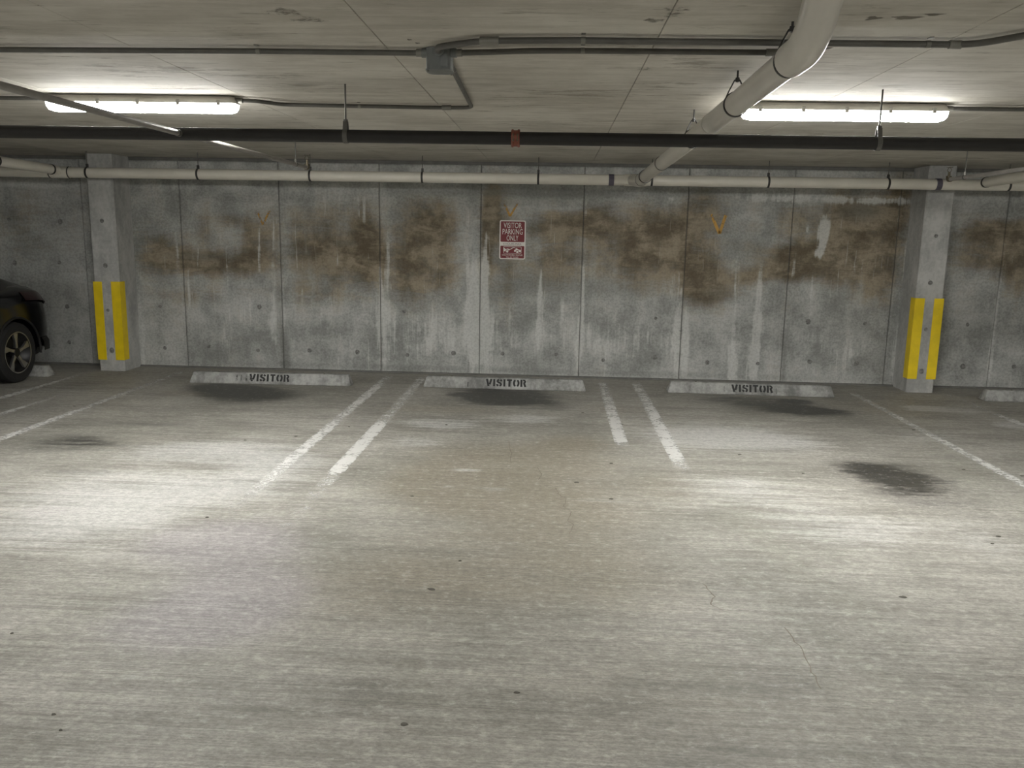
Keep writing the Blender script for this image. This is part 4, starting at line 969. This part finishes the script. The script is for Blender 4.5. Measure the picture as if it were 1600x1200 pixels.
# ================================================================== PARKED CAR (backed in, tail to the wall)
def car(xc, yr, label):
    t = thing('car', (xc, yr-2.3, 0), label, 'car')
    P = lambda s, x, z: (xc+x, yr-s, z)
    # s from tail, half width, underside, shoulder, top
    S = [(0.00, .66, .42, .74, .82), (0.03, .77, .34, .82, .92), (0.09, .84, .29, .87, .99), (0.17, .875, .26, .895, 1.025), (0.30, .895, .23, .915, 1.045), (0.55, .905, .21, .93, 1.055),
         (0.90, .912, .20, .935, 1.03), (1.40, .915, .19, .93, .99), (2.20, .915, .19, .915, .96), (3.00, .91, .19, .89, .95), (3.40, .905, .20, .865, .93), (3.90, .89, .21, .80, .88), (4.25, .84, .24, .72, .80), (4.45, .74, .28, .64, .70), (4.55, .58, .34, .55, .60)]
    def sect(s, w, zb, zs, zt):
        hgt = zs-zb
        half = [(0, zb), (w*.80, zb), (w*.93, zb+.03), (w*.985, zb+hgt*.22), (w, zb+hgt*.45), (w*.992, zb+hgt*.72), (w*.965, zs), (w*.91, zs+(zt-zs)*.55), (w*.78, zt-.008), (w*.4, zt+.006)]
        return [P(s, x, z) for x, z in half] + [P(s, 0, zt+.010)] + [P(s, -x, z) for x, z in half[:0:-1]]
    mb = MB(); mb.loft([sect(*q) for q in S])
    body = obj('body', mb, MT['car_paint'], t)
    # wheel arches cut out of the body
    WS = (0.735, 3.52); wr = 0.335
    cut = MB()
    for s in WS:
        for sd in (1, -1):
            cut.tube([P(s, sd*0.66, wr), P(s, sd*1.05, wr)], wr+0.045, 32)
    co = obj('arch_cutter', cut, None, t)
    md = body.modifiers.new('arches', 'BOOLEAN'); md.operation = 'DIFFERENCE'; md.object = co; md.solver = 'EXACT'
    bpy.context.view_layer.update()
    nm = bpy.data.meshes.new_from_object(body.evaluated_get(bpy.context.evaluated_depsgraph_get()))
    body.modifiers.clear(); old = body.data; body.data = nm; bpy.data.meshes.remove(old)
    cm = co.data; bpy.data.objects.remove(co); bpy.data.meshes.remove(cm)
    if not nm.materials: nm.materials.append(MT['car_paint'])
    smooth_by_angle(nm, 40); nm.name = 'body'
    # cabin
    C = [(0.10, .60, .97, .58, 1.022), (0.30, .70, .97, .58, 1.085), (0.60, .78, .96, .585, 1.175), (1.00, .82, .95, .60, 1.285), (1.50, .835, .94, .615, 1.385), (2.00, .84, .93, .62, 1.435), (2.45, .84, .92, .615, 1.440), (2.75, .835, .92, .60, 1.405), (3.05, .82, .92, .59, 1.270), (3.35, .79, .91, .62, 1.090), (3.62, .72, .89, .62, .925)]
    def csec(s, wb, zb, wt, zt, g=0.0):
        h = zt-zb; half = [(wb+g, zb), (wb+(wt-wb)*.30+g, zb+h*.40), (wb+(wt-wb)*.68+g, zb+h*.78), (wt+g, zt-h*.06+g), (wt*.72, zt+g), (wt*.3, zt+.008+g)]
        return half
    mb = MB(); mb.loft([[P(q[0], x, z) for x, z in csec(*q)] + [P(q[0], 0, q[4]+.010)] + [P(q[0], -x, z) for x, z in csec(*q)[::-1]] for q in C])
    obj('cabin', mb, MT['car_paint'], t)
    for sd in (1, -1):                       # side glass, front and rear door
        for lo, hi in ((3, 5), (5, 8)):
            mb = MB(); rows = []
            for q in C[lo:hi+1]:
                hs = csec(*q, 0.004); a, b, c_ = Vector(hs[0]), Vector(hs[1]), Vector(hs[2])
                a = a*.86+b*.14
                sft = 0.03 if q is C[lo] else (-0.03 if q is C[hi] else 0)
                rows.append([P(q[0]+sft, sd*p.x, p.y) for p in (a, b, c_)])
            mb.loft(rows, close=False); obj('side_window', mb, MT['car_glass'], t)
    mb = MB(); mb.loft([[P(q[0], x, z+.004) for x, z in ((-q[3]*.9, q[4]), (-q[3]*.3, q[4]+.008), (q[3]*.3, q[4]+.008), (q[3]*.9, q[4]))] for q in C[1:4]], close=False)
    obj('rear_window', mb, MT['car_glass'], t)
    mb = MB(); mb.loft([[P(q[0], x, z+.006) for x, z in ((-q[3]*.9, q[4]), (-q[3]*.3, q[4]+.008), (q[3]*.3, q[4]+.008), (q[3]*.9, q[4]))] for q in C[7:11]], close=False)
    obj('windscreen', mb, MT['car_glass'], t)
    # tail lamps wrap the rear corners
    for sd in (1, -1):
        rows = []
        for s, w, zb, zs, zt in S[1:6]:
            rows.append([P(s-.004, sd*(w*.992+.006), zb+(zs-zb)*.95), P(s-.004, sd*(w*.965+.008), zs+.005), P(s-.004, sd*(w*.915+.008), zs+(zt-zs)*.50)])
        mb = MB(); mb.loft(rows, close=False); obj('tail_lamp', mb, MT['tail'], t)
    # rear bumper valance, lip spoiler, plate
    vb = [(0.005, .60), (0.05, .78), (0.15, .865), (0.30, .895)]
    mb = MB(); rows = []
    for s, w in vb[::-1]: rows.append([P(s-.02, -w-.012, .30), P(s-.02, -w-.016, .40), P(s, -w, .45)])
    for s, w in vb: rows.append([P(s-.02, w+.012, .30), P(s-.02, w+.016, .40), P(s, w, .45)])
    mb.loft(rows, close=False); obj('rear_valance', mb, MT['car_trim'], t)
    obj('licence_plate', MB().box(P(0.004, -.15, .60), P(-0.004, .15, .74)), MT['plate'], t, bevel=.003)
    obj('front_grille', MB().box(P(4.52, -.45, .40), P(4.565, .45, .52)), MT['car_trim'], t, bevel=.01)
    for sd in (1, -1):
        obj('head_lamp', MB().loft([[P(s, sd*(w*.97+.004), zs-.07), P(s, sd*(w*.95+.006), zs+.02), P(s, sd*w*.80, zs+.045)] for s, w, zb, zs, zt in S[11:14]], close=False), MT['car_glass'], t)
        obj('door_mirror', MB().loft([[P(2.95, sd*(.86+a), .97+b) for a, b in ((0, -.02), (.0, .05), (.16, .07), (.17, -.02))], [P(3.08, sd*(.86+a), .97+b) for a, b in ((0, 0), (.0, .04), (.13, .055), (.14, 0))]]), MT['car_paint'], t, bevel=.012)
        for s in (1.25, 2.25):
            obj('door_handle', MB().box(P(s, sd*.915-.012, .82), P(s+.18, sd*.915+.012, .845)), MT['car_paint'], t, bevel=.006)
        obj('sill', MB().box(P(1.2, sd*.88-.03, .19), P(3.1, sd*.88+.03, .25)), MT['car_trim'], t, bevel=.01)
        for s in WS:
            # arch lip
            pts = [P(s+(wr+.047)*math.cos(a), sd*.908, wr+(wr+.047)*math.sin(a)) for a in [math.radians(-8+196*k/24) for k in range(25)]]
            obj('arch_lip', MB().tube(pts, .012, 8), MT['car_trim'], t)
            # wheel
            xo = sd*.895; o_ = Vector(P(s, xo, wr)); a_ = (sd, 0, 0)
            w = obj('wheel', MB().revolve(o_, a_, [(-.20, .225), (-.205, .30), (-.185, .328), (-.15, wr), (-.05, wr), (-.015, .328), (.003, .30), (-.004, .232)], 40, close=True), MT['tyre'], t)
            obj('rim', MB().revolve(o_, a_, [(-.20, .225), (-.10, .195), (-.05, .205), (-.004, .232), (.000, .230), (-.003, .215), (-.055, .190), (-.09, .150), (-.09, .02)], 40), MT['alloy_dark'], w)
            obj('rim_edge', MB().revolve(o_, a_, [(-.004, .231), (.002, .229), (.001, .219), (-.006, .217)], 40, close=True), MT['alloy'], w)
            obj('hub_cap', MB().revolve(o_, a_, [(-.09, .060), (-.018, .055), (-.010, .045), (-.010, .01)], 20), MT['alloy_dark'], w)
            for k in range(5):
                a = 2*math.pi*k/5+0.25
                def q(r, tw, dx): return (o_.x+sd*dx, o_.y+r*math.cos(a+tw), o_.z+r*math.sin(a+tw))
                top = [q(.040, -.55, -.014), q(.120, -.10, -.012), q(.222, -.06, -.006), q(.222, .30, -.006), q(.120, .16, -.012), q(.045, .45, -.014)]
                obj('spoke', MB().prism(top, (-sd*.030, 0, 0)), MT['alloy'], w, bevel=.003, seg=1)
    return t
car(-6.765, 9.53, 'black fastback car backed in beside the left pillar, tail to the wall')
